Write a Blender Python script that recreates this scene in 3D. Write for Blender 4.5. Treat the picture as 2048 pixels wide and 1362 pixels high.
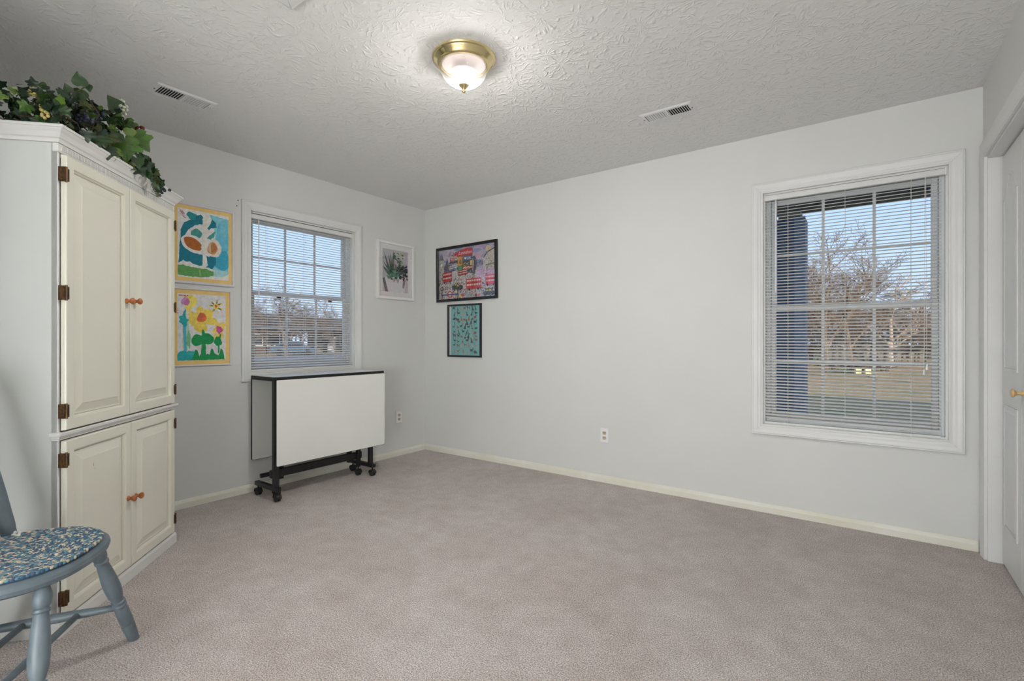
import bpy, bmesh, math, random
from math import sin, cos, pi, radians, sqrt, atan2
from mathutils import Vector, Matrix

# ------------------------------------------------------------------ scene, camera, light
for o in list(bpy.data.objects): bpy.data.objects.remove(o, do_unlink=True)
sc = bpy.context.scene
COL = sc.collection
sc.view_settings.view_transform = 'Standard'
sc.view_settings.look = 'None'
sc.view_settings.exposure = 0.0
sc.view_settings.gamma = 1.0
sc.view_settings.use_curve_mapping = False

FPX, CX, CY = 979.0, 1024.0, 681.0            # focal length and centre in 2048x1362 pixels
YAW = atan2(712, 979)
CAM = Vector((3.6653, -3.5265, 1.110))
FW = Vector((-sin(YAW), cos(YAW), 0)); RT = Vector((cos(YAW), sin(YAW), 0))
cam_d = bpy.data.cameras.new('camera'); cam_o = bpy.data.objects.new('camera', cam_d); COL.objects.link(cam_o)
cam_o.location = CAM; cam_o.rotation_euler = (pi/2, 0, YAW)
cam_d.sensor_width = 36.0; cam_d.lens = FPX/2048*36.0; cam_d.clip_start = 0.02; cam_d.clip_end = 500
sc.camera = cam_o

SUN_EL, SUN_DIR = radians(16.5), Vector((0.50, -0.866, 0))      # where the sun stands, seen from the house
SKY_STRENGTH, SUN_STRENGTH, BULB_STRENGTH, FILL_STRENGTH = 1.35, 7.0, 980.0, 34.0
world = bpy.data.worlds.new('world'); sc.world = world; world.use_nodes = True
wn = world.node_tree; bg = wn.nodes['Background']
tcw = wn.nodes.new('ShaderNodeTexCoord'); sxw = wn.nodes.new('ShaderNodeSeparateXYZ'); rpw = wn.nodes.new('ShaderNodeValToRGB')
wn.links.new(tcw.outputs['Generated'], sxw.inputs[0]); wn.links.new(sxw.outputs['Z'], rpw.inputs[0]); wn.links.new(rpw.outputs[0], bg.inputs[0])
e_ = rpw.color_ramp.elements; e_[0].position = 0.0; e_[0].color = (.56, .70, .90, 1); e_[1].position = .9; e_[1].color = (.13, .30, .72, 1)
x_ = e_.new(.25); x_.color = (.42, .60, .88, 1)
bg.inputs[1].default_value = SKY_STRENGTH
sun_d = bpy.data.lights.new('sun', 'SUN'); sun_d.energy = SUN_STRENGTH; sun_d.angle = radians(0.6); sun_d.color = (1.0, 0.86, 0.68)
sun_o = bpy.data.objects.new('sun', sun_d); COL.objects.link(sun_o)
sv = Vector((SUN_DIR.x*cos(SUN_EL), SUN_DIR.y*cos(SUN_EL), sin(SUN_EL)))
sun_o.rotation_euler = sv.to_track_quat('Z', 'Y').to_euler(); sun_o.location = (10, -15, 12)

def at_t(px, t, z=None, py=None):
    """point along the ray of pixel column px at depth t (metres from the camera)"""
    p = CAM + t*(FW + (px-CX)/FPX*RT)
    p.z = z if z is not None else CAM.z-(py-CY)/FPX*t
    return p

# ------------------------------------------------------------------ helpers
def lin(r, g, b):
    f = lambda c: (c/255/12.92) if c/255 <= .04045 else ((c/255+.055)/1.055)**2.4
    return (f(r), f(g), f(b), 1)

MATS = {}
def mat(name, col, rough=.5, metal=0, spec=.5, var=0, vscale=8, bump=0, bscale=60, bdist=.002, col2=None, coat=0, emit=None, estr=0, vdetail=4):
    m = bpy.data.materials.new(name); m.use_nodes = True; MATS[name] = m
    nt = m.node_tree; p = nt.nodes['Principled BSDF']
    p.inputs['Base Color'].default_value = col if len(col) == 4 else (*col, 1)
    p.inputs['Roughness'].default_value = rough; p.inputs['Metallic'].default_value = metal
    p.inputs['Specular IOR Level'].default_value = spec; p.inputs['Coat Weight'].default_value = coat
    tc = nt.nodes.new('ShaderNodeTexCoord')
    if var or col2:
        n = nt.nodes.new('ShaderNodeTexNoise'); n.inputs['Scale'].default_value = vscale; n.inputs['Detail'].default_value = vdetail
        nt.links.new(tc.outputs['Object'], n.inputs['Vector'])
        r = nt.nodes.new('ShaderNodeValToRGB'); r.color_ramp.elements[0].position = .35; r.color_ramp.elements[1].position = .65
        c = Vector(col[:3])
        c2 = Vector(col2[:3]) if col2 else c*(1+var)
        c1 = c if col2 else c*(1-var)
        r.color_ramp.elements[0].color = (*c1, 1); r.color_ramp.elements[1].color = (*c2, 1)
        nt.links.new(n.outputs['Fac'], r.inputs['Fac']); nt.links.new(r.outputs['Color'], p.inputs['Base Color'])
    if bump:
        n = nt.nodes.new('ShaderNodeTexNoise'); n.inputs['Scale'].default_value = bscale; n.inputs['Detail'].default_value = 3
        nt.links.new(tc.outputs['Object'], n.inputs['Vector'])
        b = nt.nodes.new('ShaderNodeBump'); b.inputs['Strength'].default_value = bump; b.inputs['Distance'].default_value = bdist
        nt.links.new(n.outputs['Fac'], b.inputs['Height']); nt.links.new(b.outputs['Normal'], p.inputs['Normal'])
    if emit:
        p.inputs['Emission Color'].default_value = (*emit[:3], 1); p.inputs['Emission Strength'].default_value = estr
    return m

def glass_mat(name, gloss=1.0, tint=(1, 1, 1), ior=1.5):
    m = bpy.data.materials.new(name); m.use_nodes = True; MATS[name] = m
    nt = m.node_tree; nt.nodes.clear()
    out = nt.nodes.new('ShaderNodeOutputMaterial'); mix = nt.nodes.new('ShaderNodeMixShader')
    tr = nt.nodes.new('ShaderNodeBsdfTransparent'); tr.inputs[0].default_value = (*tint, 1)
    gl = nt.nodes.new('ShaderNodeBsdfGlossy'); gl.inputs['Roughness'].default_value = .01
    lw = nt.nodes.new('ShaderNodeLayerWeight'); lw.inputs[0].default_value = .5
    pw = nt.nodes.new('ShaderNodeMath'); pw.operation = 'POWER'; pw.inputs[1].default_value = 5
    mu = nt.nodes.new('ShaderNodeMath'); mu.operation = 'MULTIPLY_ADD'; mu.inputs[1].default_value = .96*gloss; mu.inputs[2].default_value = .04*gloss
    nt.links.new(lw.outputs['Facing'], pw.inputs[0]); nt.links.new(pw.outputs[0], mu.inputs[0]); nt.links.new(mu.outputs[0], mix.inputs[0])
    nt.links.new(tr.outputs[0], mix.inputs[1]); nt.links.new(gl.outputs[0], mix.inputs[2]); nt.links.new(mix.outputs[0], out.inputs[0])
    return m

class MB:
    def __init__(s): s.v = []; s.f = []; s.c = []
    def add(s, verts, faces, col=None):
        b = len(s.v); s.v += [tuple(v) for v in verts]; s.f += [tuple(b+i for i in f) for f in faces]
        s.c += [col]*len(faces); return s
    def box(s, x0, x1, y0, y1, z0, z1, M=None, col=None):
        vs = [Vector((x, y, z)) for z in (z0, z1) for y in (y0, y1) for x in (x0, x1)]
        if M: vs = [M(v) if callable(M) else M @ v for v in vs]
        return s.add(vs, [(0, 2, 3, 1), (4, 5, 7, 6), (0, 1, 5, 4), (2, 6, 7, 3), (0, 4, 6, 2), (1, 3, 7, 5)], col)
    def cbox(s, x0, x1, y0, y1, z0, z1, ch=.003, M=None):
        """box with chamfered edges"""
        bm = bmesh.new(); bmesh.ops.create_cube(bm, size=1)
        for v in bm.verts: v.co = Vector(((x0+x1)/2+v.co.x*(x1-x0), (y0+y1)/2+v.co.y*(y1-y0), (z0+z1)/2+v.co.z*(z1-z0)))
        bmesh.ops.bevel(bm, geom=bm.edges[:], offset=ch, segments=1, affect='EDGES', profile=.5)
        bm.verts.index_update()
        vs = [v.co.copy() for v in bm.verts]; fs = [[v.index for v in f.verts] for f in bm.faces]; bm.free()
        if M: vs = [M(v) if callable(M) else M @ v for v in vs]
        return s.add(vs, fs)
    def tube(s, pts, rad, seg=8, cap=True, col=None):
        pts = [Vector(p) for p in pts]; n = len(pts)
        if not hasattr(rad, '__len__'): rad = [rad]*n
        vs = []; fs = []; up = None
        for i, p in enumerate(pts):
            d = (pts[min(i+1, n-1)]-pts[max(i-1, 0)]).normalized()
            if up is None: up = Vector((0, 0, 1)) if abs(d.z) < .9 else Vector((1, 0, 0))
            a = d.cross(up).normalized(); b = a.cross(d).normalized(); up = b
            for k in range(seg):
                t = 2*pi*k/seg; vs.append(p+rad[i]*(cos(t)*a+sin(t)*b))
        for i in range(n-1):
            for k in range(seg):
                k2 = (k+1) % seg; fs.append((i*seg+k, i*seg+k2, (i+1)*seg+k2, (i+1)*seg+k))
        if cap: fs.append(tuple(range(seg-1, -1, -1))); fs.append(tuple((n-1)*seg+k for k in range(seg)))
        return s.add(vs, fs, col)
    def lathe(s, prof, seg=24, M=None, col=None):
        """prof: list of (r, z) ; closed at the ends when r is 0"""
        vs = []; fs = []; rows = []
        for r, z in prof:
            if r < 1e-6: rows.append([len(vs)]); vs.append(Vector((0, 0, z)))
            else:
                rows.append(list(range(len(vs), len(vs)+seg)))
                vs += [Vector((r*cos(2*pi*k/seg), r*sin(2*pi*k/seg), z)) for k in range(seg)]
        for a, b in zip(rows, rows[1:]):
            for k in range(seg):
                k2 = (k+1) % seg
                if len(a) == 1 and len(b) == 1: continue
                if len(a) == 1: fs.append((a[0], b[k], b[k2]))
                elif len(b) == 1: fs.append((a[k], b[0], a[k2]))
                else: fs.append((a[k], b[k], b[k2], a[k2]))
        if M: vs = [M(v) if callable(M) else M @ v for v in vs]
        return s.add(vs, fs, col)
    def ell(s, c, r, seg=8, rings=5, M=None, col=None):
        c = Vector(c); r = Vector(r) if hasattr(r, '__len__') else Vector((r, r, r))
        prof = [(sin(pi*i/rings), -cos(pi*i/rings)) for i in range(rings+1)]
        f = lambda v: c+((M @ Vector((v.x*r.x, v.y*r.y, v.z*r.z))) if M else Vector((v.x*r.x, v.y*r.y, v.z*r.z)))
        return s.lathe([(0 if p[0] < 1e-6 else p[0], p[1]) for p in prof], seg, f, col)
    def prism(s, poly, h0, h1, M, col=None):
        """extrude a 2D polygon; M maps (u, v, h) to a point"""
        n = len(poly)
        vs = [M(Vector((u, v, h0))) for u, v in poly]+[M(Vector((u, v, h1))) for u, v in poly]
        fs = [tuple(range(n))[::-1], tuple(range(n, 2*n))]+[(i, (i+1) % n, n+(i+1) % n, n+i) for i in range(n)]
        return s.add(vs, fs, col)

def build(name, mb, m, parent=None, smooth=False, recalc=True, kind=None, mesh=None):
    if mesh is None:
        mesh = bpy.data.meshes.new(name); mesh.from_pydata(mb.v, [], mb.f)
        if any(c is not None for c in mb.c):
            at = mesh.color_attributes.new('Col', 'FLOAT_COLOR', 'CORNER'); i = 0
            for poly, c in zip(mesh.polygons, mb.c):
                c = c or (1, 1, 1, 1)
                for li in poly.loop_indices: at.data[li].color = c
        if recalc:
            bm = bmesh.new(); bm.from_mesh(mesh); bmesh.ops.recalc_face_normals(bm, faces=bm.faces[:]); bm.to_mesh(mesh); bm.free()
        if smooth is True: mesh.polygons.foreach_set('use_smooth', [True]*len(mesh.polygons))
        elif smooth: mesh.shade_auto(smooth) if hasattr(mesh, 'shade_auto') else smooth_by_angle(mesh, smooth)
        mesh.materials.append(MATS[m] if isinstance(m, str) else m)
    o = bpy.data.objects.new(name, mesh); COL.objects.link(o)
    if parent is not None: attach(o, parent)
    if kind: o['kind'] = kind
    return o
def smooth_by_angle(mesh, ang):
    mesh.polygons.foreach_set('use_smooth', [True]*len(mesh.polygons))
    bm = bmesh.new(); bm.from_mesh(mesh)
    for e in bm.edges:
        if len(e.link_faces) == 2 and e.calc_face_angle(0) > ang: e.smooth = False
    bm.to_mesh(mesh); bm.free()
def attach(o, parent, local=False):
    o.parent = parent
    if not local: o.matrix_parent_inverse = basis(parent).inverted()
def basis(o):
    m = Matrix.LocRotScale(o.location, o.rotation_euler, o.scale)
    return basis(o.parent) @ o.matrix_parent_inverse @ m if o.parent else m
def thing(name, label, cat, loc=(0, 0, 0), rotz=0, group=None, kind=None):
    o = bpy.data.objects.new(name, None); COL.objects.link(o); o.location = loc; o.rotation_euler = (0, 0, rotz)
    o.empty_display_size = .05
    if label: o['label'] = label
    if cat: o['category'] = cat
    if group: o['group'] = group
    if kind: o['kind'] = kind
    return o
def tag(o, label, cat, group=None, kind=None):
    o['label'] = label; o['category'] = cat
    if group: o['group'] = group
    if kind: o['kind'] = kind
    return o
def place(o, name, parent, M):
    c = bpy.data.objects.new(name, o.data); COL.objects.link(c); c.matrix_world = M; 
    c.location, c.rotation_euler, c.scale = M.to_translation(), M.to_euler(), M.to_scale()
    if parent is not None: attach(c, parent)
    return c

# plane maps: (u, v, h) with h standing proud of the wall into the room
BACK = lambda p: Vector((p[0], -p[2], p[1]))                 # back wall, u = X, v = Z
LEFT = lambda p: Vector((p[2], p[0], p[1]))                  # left wall, u = Y, v = Z
RIGHTW = 4.153
RIGHT = lambda p: Vector((RIGHTW-p[2], p[0], p[1]))          # right wall, u = Y
H = 2.44
CEIL = lambda p: Vector((p[0], p[1], H-p[2]))                # ceiling, h hangs down

def mitred(u0, u1, v0, v1, prof, M, gap=0.0, sides='lrtb'):
    """frame around the opening u0..u1, v0..v1; prof = closed section [(d outward, h)]. Yields one MB per side"""
    res = {}
    cs = {'b': ((u0, v0), (u1, v0), (0, -1), (-1, 1)), 't': ((u1, v1), (u0, v1), (0, 1), (1, -1)),
          'l': ((u0, v1), (u0, v0), (-1, 0), (1, -1)), 'r': ((u1, v0), (u1, v1), (1, 0), (-1, 1))}
    for k in sides:
        a, b, out, _ = cs[k]
        dirv = Vector((b[0]-a[0], b[1]-a[1])).normalized()
        mb = MB(); n = len(prof); vs = []
        for (px, py), sg in ((a, -1), (b, 1)):
            for d, h in prof:
                e = d-gap
                vs.append(M(Vector((px+out[0]*d+dirv.x*sg*e, py+out[1]*d+dirv.y*sg*e, h))))
        fs = [tuple(range(n)), tuple(range(2*n-1, n-1, -1))]+[(i, n+i, n+(i+1) % n, (i+1) % n) for i in range(n)]
        mb.add(vs, fs); res[k] = mb
    return res
def merge(*mbs):
    r = MB()
    for m in mbs:
        b = len(r.v); r.v += m.v; r.f += [tuple(b+i for i in f) for f in m.f]; r.c += m.c
    return r

# ------------------------------------------------------------------ materials
mat('wall_paint', (.655, .66, .64), .55, var=.012, vscale=2.5, bump=.12, bscale=350, bdist=.0006)
mat('trim_paint', (.69, .695, .68), .38, var=.02, vscale=5)
mat('base_paint', (.70, .675, .565), .4, col2=(.76, .75, .69), vscale=3)
mat('vinyl', (.72, .75, .77), .35)
mat('slat_paint', (.70, .69, .67), .4)
mat('cord_white', (.75, .74, .70), .7)
glass_mat('pane_glass', .05, (.97, .985, .985))
glass_mat('picture_glass', 1.9, (.97, .97, .97))
mat('black_lacquer', (.006, .006, .007), .25)
mat('black_metal', (.008, .008, .009), .42)
mat('black_plastic', (.009, .009, .01), .55)
mat('dark_gap', (.01, .01, .01), .9)
mat('brass', (.80, .66, .36), .18, metal=1)
mat('antique_brass', (.10, .052, .02), .4, metal=.6, var=.35, vscale=120)
mat('knob_wood', (.40, .12, .03), .35, var=.3, vscale=60)
mat('knob_pale', (.62, .42, .18), .35, var=.12, vscale=60)
mat('white_plastic', (.80, .79, .82), .35)
mat('ivory_plastic', (.52, .45, .28), .4)
mat('white_metal', (.74, .74, .74), .4)
mat('laminate_top', (.80, .81, .82), .3)
mat('chair_paint', (.105, .138, .162), .42, col2=(.145, .182, .207), vscale=14, bump=.15, bscale=40)
mat('frame_silver', (.70, .69, .74), .35)
mat('frame_white', (.78, .775, .75), .45)
mat('mat_board', (.87, .865, .85), .8)
mat('mat_yellow', lin(232, 200, 130), .85, var=.05, vscale=20)
mat('column_shade_blue', (.13, .20, .36), .6)  # white column with the blue of its shade put into the colour
mat('column_shade_pale', (.24, .36, .60), .6)  # paler copy of the shade blue, for the column's lighter strip
mat('porch_wood', (.20, .20, .205), .7)
mat('concrete', (.32, .31, .30), .9, var=.15)
mat('siding', (.55, .55, .53), .7)
mat('shingle', (.10, .095, .09), .9, var=.2, vscale=10)
mat('bark', (.10, .070, .050), .9, col2=(.19, .14, .10), vscale=2)
mat('bark_sunlit', (.34, .28, .22), .9, var=.2, vscale=4)  # bark with bright sunlight put into its colour
mat('bark_dark', (.06, .048, .042), .95, var=.3, vscale=3)
mat('asphalt', (.16, .16, .17), .9, var=.1)
mat('house_brick', (.085, .06, .052), .85, var=.2, vscale=3)
mat('house_tan', (.14, .12, .10), .8)
mat('house_white', (.45, .46, .47), .7)
mat('house_glass', (.03, .035, .045), .1)
mat('car_blue', (.06, .10, .16), .25)
mat('rubber', (.015, .015, .015), .8)
mat('yellow_box', (.85, .72, .32), .6)
mat('hatch_paint', (.72, .72, .71), .5)
mat('stem_green', (.045, .06, .015), .6)
mat('stem_brown', (.05, .03, .015), .7)
mat('berry_red', (.13, .012, .015), .25)
mat('berry_blue', (.018, .02, .05), .35)
mat('flower_white', (.62, .64, .52), .6)
mat('flower_yellow', (.55, .45, .14), .6)
GREENS = []
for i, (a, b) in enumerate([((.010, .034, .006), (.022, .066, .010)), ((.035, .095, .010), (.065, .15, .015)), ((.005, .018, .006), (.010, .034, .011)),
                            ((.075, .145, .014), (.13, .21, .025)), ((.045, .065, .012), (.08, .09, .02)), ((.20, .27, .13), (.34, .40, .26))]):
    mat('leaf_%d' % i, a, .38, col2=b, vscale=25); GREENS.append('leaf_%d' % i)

def cabinet_mat(name, c1, wear):
    m = mat(name, c1, .33, var=.015, vscale=3); nt = m.node_tree; p = nt.nodes['Principled BSDF']
    tc = nt.nodes['Texture Coordinate']
    mp = nt.nodes.new('ShaderNodeMapping'); mp.inputs['Scale'].default_value = (9, 9, 3.0)
    n = nt.nodes.new('ShaderNodeTexNoise'); n.inputs['Scale'].default_value = 2.4; n.inputs['Detail'].default_value = 6; n.inputs['Roughness'].default_value = .62
    r = nt.nodes.new('ShaderNodeValToRGB'); r.color_ramp.elements[0].position = wear; r.color_ramp.elements[1].position = wear+.03
    mx = nt.nodes.new('ShaderNodeMix'); mx.data_type = 'RGBA'; mx.inputs['B'].default_value = (.25, .13, .085, 1)
    src = p.inputs['Base Color'].links[0].from_socket
    nt.links.new(tc.outputs['Object'], mp.inputs[0]); nt.links.new(mp.outputs[0], n.inputs['Vector']); nt.links.new(n.outputs['Fac'], r.inputs[0])
    nt.links.new(r.outputs[0], mx.inputs['Factor']); nt.links.new(src, mx.inputs['A']); nt.links.new(mx.outputs['Result'], p.inputs['Base Color'])
    return m
cabinet_mat('cabinet_paint', (.77, .75, .645), .72)
cabinet_mat('laminate', (.74, .74, .70), .77)
cabinet_mat('cabinet_side_shade', (.66, .68, .655), .76)  # same paint as the doors, cooler daylight shade put into the colour
cabinet_mat('cabinet_trim', (.75, .745, .725), .705)

def carpet_mat():
    m = mat('carpet', (.4, .34, .31), .95, spec=.15); nt = m.node_tree; p = nt.nodes['Principled BSDF']; tc = nt.nodes['Texture Coordinate']
    def noise(scale, detail, rough=.5):
        n = nt.nodes.new('ShaderNodeTexNoise'); n.inputs['Scale'].default_value = scale; n.inputs['Detail'].default_value = detail; n.inputs['Roughness'].default_value = rough
        nt.links.new(tc.outputs['Object'], n.inputs['Vector']); return n
    fine = noise(200, 3, .8); mid = noise(9, 5, .7); big = noise(1.6, 5, .65)
    r = nt.nodes.new('ShaderNodeValToRGB'); r.color_ramp.elements[0].position = .41; r.color_ramp.elements[1].position = .59
    r.color_ramp.elements[0].color = (.31, .268, .252, 1); r.color_ramp.elements[1].color = (.82, .755, .73, 1)
    nt.links.new(fine.outputs['Fac'], r.inputs[0])
    cur = r.outputs[0]
    for n, lo, hi, a, b in ((mid, .35, .65, (.90, .89, .88, 1), (1.05, 1.05, 1.05, 1)), (big, .38, .62, (.92, .905, .89, 1), (1.04, 1.04, 1.045, 1))):
        q = nt.nodes.new('ShaderNodeValToRGB'); q.color_ramp.elements[0].position = lo; q.color_ramp.elements[1].position = hi
        q.color_ramp.elements[0].color = a; q.color_ramp.elements[1].color = b
        mx = nt.nodes.new('ShaderNodeMix'); mx.data_type = 'RGBA'; mx.blend_type = 'MULTIPLY'; mx.inputs['Factor'].default_value = 1
        nt.links.new(n.outputs['Fac'], q.inputs[0]); nt.links.new(cur, mx.inputs['A']); nt.links.new(q.outputs[0], mx.inputs['B']); cur = mx.outputs['Result']
    nt.links.new(cur, p.inputs['Base Color'])
    b = nt.nodes.new('ShaderNodeBump'); b.inputs['Strength'].default_value = .7; b.inputs['Distance'].default_value = .006
    nt.links.new(fine.outputs['Fac'], b.inputs['Height'])
    b2 = nt.nodes.new('ShaderNodeBump'); b2.inputs['Strength'].default_value = .35; b2.inputs['Distance'].default_value = .02
    nt.links.new(mid.outputs['Fac'], b2.inputs['Height']); nt.links.new(b2.outputs['Normal'], b.inputs['Normal'])
    nt.links.new(b.outputs['Normal'], p.inputs['Normal'])
carpet_mat()

def ceiling_mat():
    m = mat('ceiling_plaster', (.77, .765, .75), .75, spec=.25); nt = m.node_tree; p = nt.nodes['Principled BSDF']; tc = nt.nodes['Texture Coordinate']
    N = nt.nodes.new; L = nt.links.new
    warp = N('ShaderNodeTexNoise'); warp.inputs['Scale'].default_value = 9; warp.inputs['Detail'].default_value = 2
    L(tc.outputs['Object'], warp.inputs['Vector'])
    wm = N('ShaderNodeVectorMath'); wm.operation = 'SCALE'; wm.inputs['Scale'].default_value = .10; L(warp.outputs['Color'], wm.inputs[0])
    wa = N('ShaderNodeVectorMath'); wa.operation = 'ADD'; L(tc.outputs['Object'], wa.inputs[0]); L(wm.outputs[0], wa.inputs[1])
    heights = []
    for sc_, k in ((5.0, 15), (7.5, 13)):
        v = N('ShaderNodeTexVoronoi'); v.inputs['Scale'].default_value = sc_; L(wa.outputs[0], v.inputs['Vector'])
        sb = N('ShaderNodeVectorMath'); sb.operation = 'SUBTRACT'; L(wa.outputs[0], sb.inputs[0]); L(v.outputs['Position'], sb.inputs[1])
        sp = N('ShaderNodeSeparateXYZ'); L(sb.outputs[0], sp.inputs[0])
        at = N('ShaderNodeMath'); at.operation = 'ARCTAN2'; L(sp.outputs[1], at.inputs[0]); L(sp.outputs[0], at.inputs[1])
        mu = N('ShaderNodeMath'); mu.operation = 'MULTIPLY'; mu.inputs[1].default_value = k; L(at.outputs[0], mu.inputs[0])
        sn = N('ShaderNodeMath'); sn.operation = 'SINE'; L(mu.outputs[0], sn.inputs[0])
        pw = N('ShaderNodeMath'); pw.operation = 'MAXIMUM'; pw.inputs[1].default_value = 0; L(sn.outputs[0], pw.inputs[0])
        heights.append(pw.outputs[0])
    ad = N('ShaderNodeMath'); ad.operation = 'ADD'; L(heights[0], ad.inputs[0]); L(heights[1], ad.inputs[1])
    mask = N('ShaderNodeTexNoise'); mask.inputs['Scale'].default_value = 28; mask.inputs['Detail'].default_value = 4; L(tc.outputs['Object'], mask.inputs['Vector'])
    mr = N('ShaderNodeMapRange'); mr.inputs['From Min'].default_value = .42; mr.inputs['From Max'].default_value = .62; L(mask.outputs['Fac'], mr.inputs['Value'])
    ml = N('ShaderNodeMath'); ml.operation = 'MULTIPLY'; L(ad.outputs[0], ml.inputs[0]); L(mr.outputs['Result'], ml.inputs[1])
    b = N('ShaderNodeBump'); b.inputs['Strength'].default_value = .5; b.inputs['Distance'].default_value = .0032
    L(ml.outputs[0], b.inputs['Height']); L(b.outputs['Normal'], p.inputs['Normal'])
ceiling_mat()

def grass_mat():
    m = mat('grass', (.3, .2, .1), .95); nt = m.node_tree; p = nt.nodes['Principled BSDF']; tc = nt.nodes['Texture Coordinate']
    n = nt.nodes.new('ShaderNodeTexNoise'); n.inputs['Scale'].default_value = .55; n.inputs['Detail'].default_value = 8; n.inputs['Roughness'].default_value = .7
    nt.links.new(tc.outputs['Object'], n.inputs['Vector'])
    r = nt.nodes.new('ShaderNodeValToRGB'); e = r.color_ramp.elements
    e[0].position = .36; e[0].color = (.15, .16, .035, 1); e[1].position = .64; e[1].color = (.42, .22, .10, 1)
    x = e.new(.48); x.color = (.38, .25, .08, 1)
    nt.links.new(n.outputs['Fac'], r.inputs[0]); nt.links.new(r.outputs[0], p.inputs['Base Color'])
grass_mat()

def print_mat(name, rough=.55, var=.18, vs=40):
    m = mat(name, (1, 1, 1), rough, spec=.3); nt = m.node_tree; p = nt.nodes['Principled BSDF']; tc = nt.nodes['Texture Coordinate']
    a = nt.nodes.new('ShaderNodeVertexColor'); a.layer_name = 'Col'
    n = nt.nodes.new('ShaderNodeTexNoise'); n.inputs['Scale'].default_value = vs; n.inputs['Detail'].default_value = 4; n.inputs['Roughness'].default_value = .65
    nt.links.new(tc.outputs['Object'], n.inputs['Vector'])
    r = nt.nodes.new('ShaderNodeValToRGB'); r.color_ramp.elements[0].position = .3; r.color_ramp.elements[1].position = .7
    r.color_ramp.elements[0].color = (1-var,)*3+(1,); r.color_ramp.elements[1].color = (1+var,)*3+(1,)
    nt.links.new(n.outputs['Fac'], r.inputs[0])
    mx = nt.nodes.new('ShaderNodeMix'); mx.data_type = 'RGBA'; mx.blend_type = 'MULTIPLY'; mx.inputs['Factor'].default_value = 1
    nt.links.new(a.outputs['Color'], mx.inputs['A']); nt.links.new(r.outputs[0], mx.inputs['B']); nt.links.new(mx.outputs['Result'], p.inputs['Base Color'])
print_mat('painted_paper', .6, .16, 45)
print_mat('printed_paper', .5, .05, 60)
print_mat('braid', .9, .12, 300)

# ------------------------------------------------------------------ room shell
NEAR = -6.60
PART = (-3.98, 1.92)                            # unseen partition added behind the armoire to shade it: Y, X end
WT = .16                                        # wall thickness
WIN_R = (3.115, 4.018, .570, 2.062)             # X0 X1 Z0 Z1
WIN_L = (-1.752, -.850, .876, 2.066)            # Y0 Y1 Z0 Z1
DOOR = (-1.66, -.112, -.02, 2.040)               # Y0 Y1 Z0 Z1 of the closet opening

def wall_hole(u0, u1, v0, v1, hole, M, t):
    """wall slab from h=0 (room face) to h=-t with a rectangular hole"""
    mb = MB(); a, b, c, d = hole
    us = sorted({u0, a, b, u1}); vs_ = sorted({v0, c, d, v1})
    for i in range(len(us)-1):
        for j in range(len(vs_)-1):
            uu0, uu1, vv0, vv1 = us[i], us[i+1], vs_[j], vs_[j+1]
            if uu0 >= a-1e-6 and uu1 <= b+1e-6 and vv0 >= c-1e-6 and vv1 <= d+1e-6: continue
            for h in (0, -t): mb.add([M(Vector((x, y, h))) for x, y in ((uu0, vv0), (uu1, vv0), (uu1, vv1), (uu0, vv1))], [(0, 1, 2, 3)])
    def rim(p, q): mb.add([M(Vector((*p, 0))), M(Vector((*q, 0))), M(Vector((*q, -t))), M(Vector((*p, -t)))], [(0, 1, 2, 3)])
    for p, q in (((a, c), (b, c)), ((b, c), (b, d)), ((b, d), (a, d)), ((a, d), (a, c)), ((u0, v0), (u1, v0)), ((u1, v0), (u1, v1)), ((u1, v1), (u0, v1)), ((u0, v1), (u0, v0))): rim(p, q)
    bm = bmesh.new(); me = bpy.data.meshes.new('t'); me.from_pydata(mb.v, [], mb.f); bm.from_mesh(me); bmesh.ops.remove_doubles(bm, verts=bm.verts[:], dist=1e-5)
    bmesh.ops.recalc_face_normals(bm, faces=bm.faces[:]); bm.verts.index_update()
    r = MB(); r.add([v.co.copy() for v in bm.verts], [[v.index for v in f.verts] for f in bm.faces]); bm.free(); bpy.data.meshes.remove(me)
    return r
def struct(name, mb, m, label, **k):
    o = build(name, mb, m, kind='structure', **k); o['label'] = label; return o
struct('floor', MB().box(-WT, RIGHTW+1.0, NEAR-WT, WT, -.12, 0), 'carpet', 'worn mauve beige wall to wall carpet')
struct('ceiling', MB().box(-WT, RIGHTW+1.0, NEAR-WT, WT, H, H+.12), 'ceiling_plaster', 'white ceiling with stomped brush texture')
wall_back = struct('wall_back', wall_hole(-WT, RIGHTW+WT, 0, H, WIN_R, BACK, WT), 'wall_paint', 'off white painted wall with the large window')
wall_left = struct('wall_left', wall_hole(NEAR, 0, 0, H, WIN_L, LEFT, WT), 'wall_paint', 'off white painted wall with the smaller window')
struct('wall_right', wall_hole(NEAR, 0, -.02, H, DOOR, RIGHT, .11), 'wall_paint', 'off white painted wall with the closet doors')
struct('wall_added', MB().box(0, PART[1], PART[0]-.11, PART[0], 0, H), 'wall_paint', 'unseen partition wall added to shade the armoire side')
struct('wall_front', MB().box(-WT, RIGHTW+WT, NEAR-WT, NEAR, 0, H), 'wall_paint', 'off white painted wall behind the camera')
# closet behind the doors
cl = MB(); cl.box(RIGHTW+.75, RIGHTW+.80, -1.9, 0, 0, H); cl.box(RIGHTW+.11, RIGHTW+.75, -1.95, -1.9, 0, H); cl.box(RIGHTW+.16, RIGHTW+.75, 0, .05, 0, H)
struct('wall_closet', cl, 'wall_paint', 'painted inside of the closet')

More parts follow.
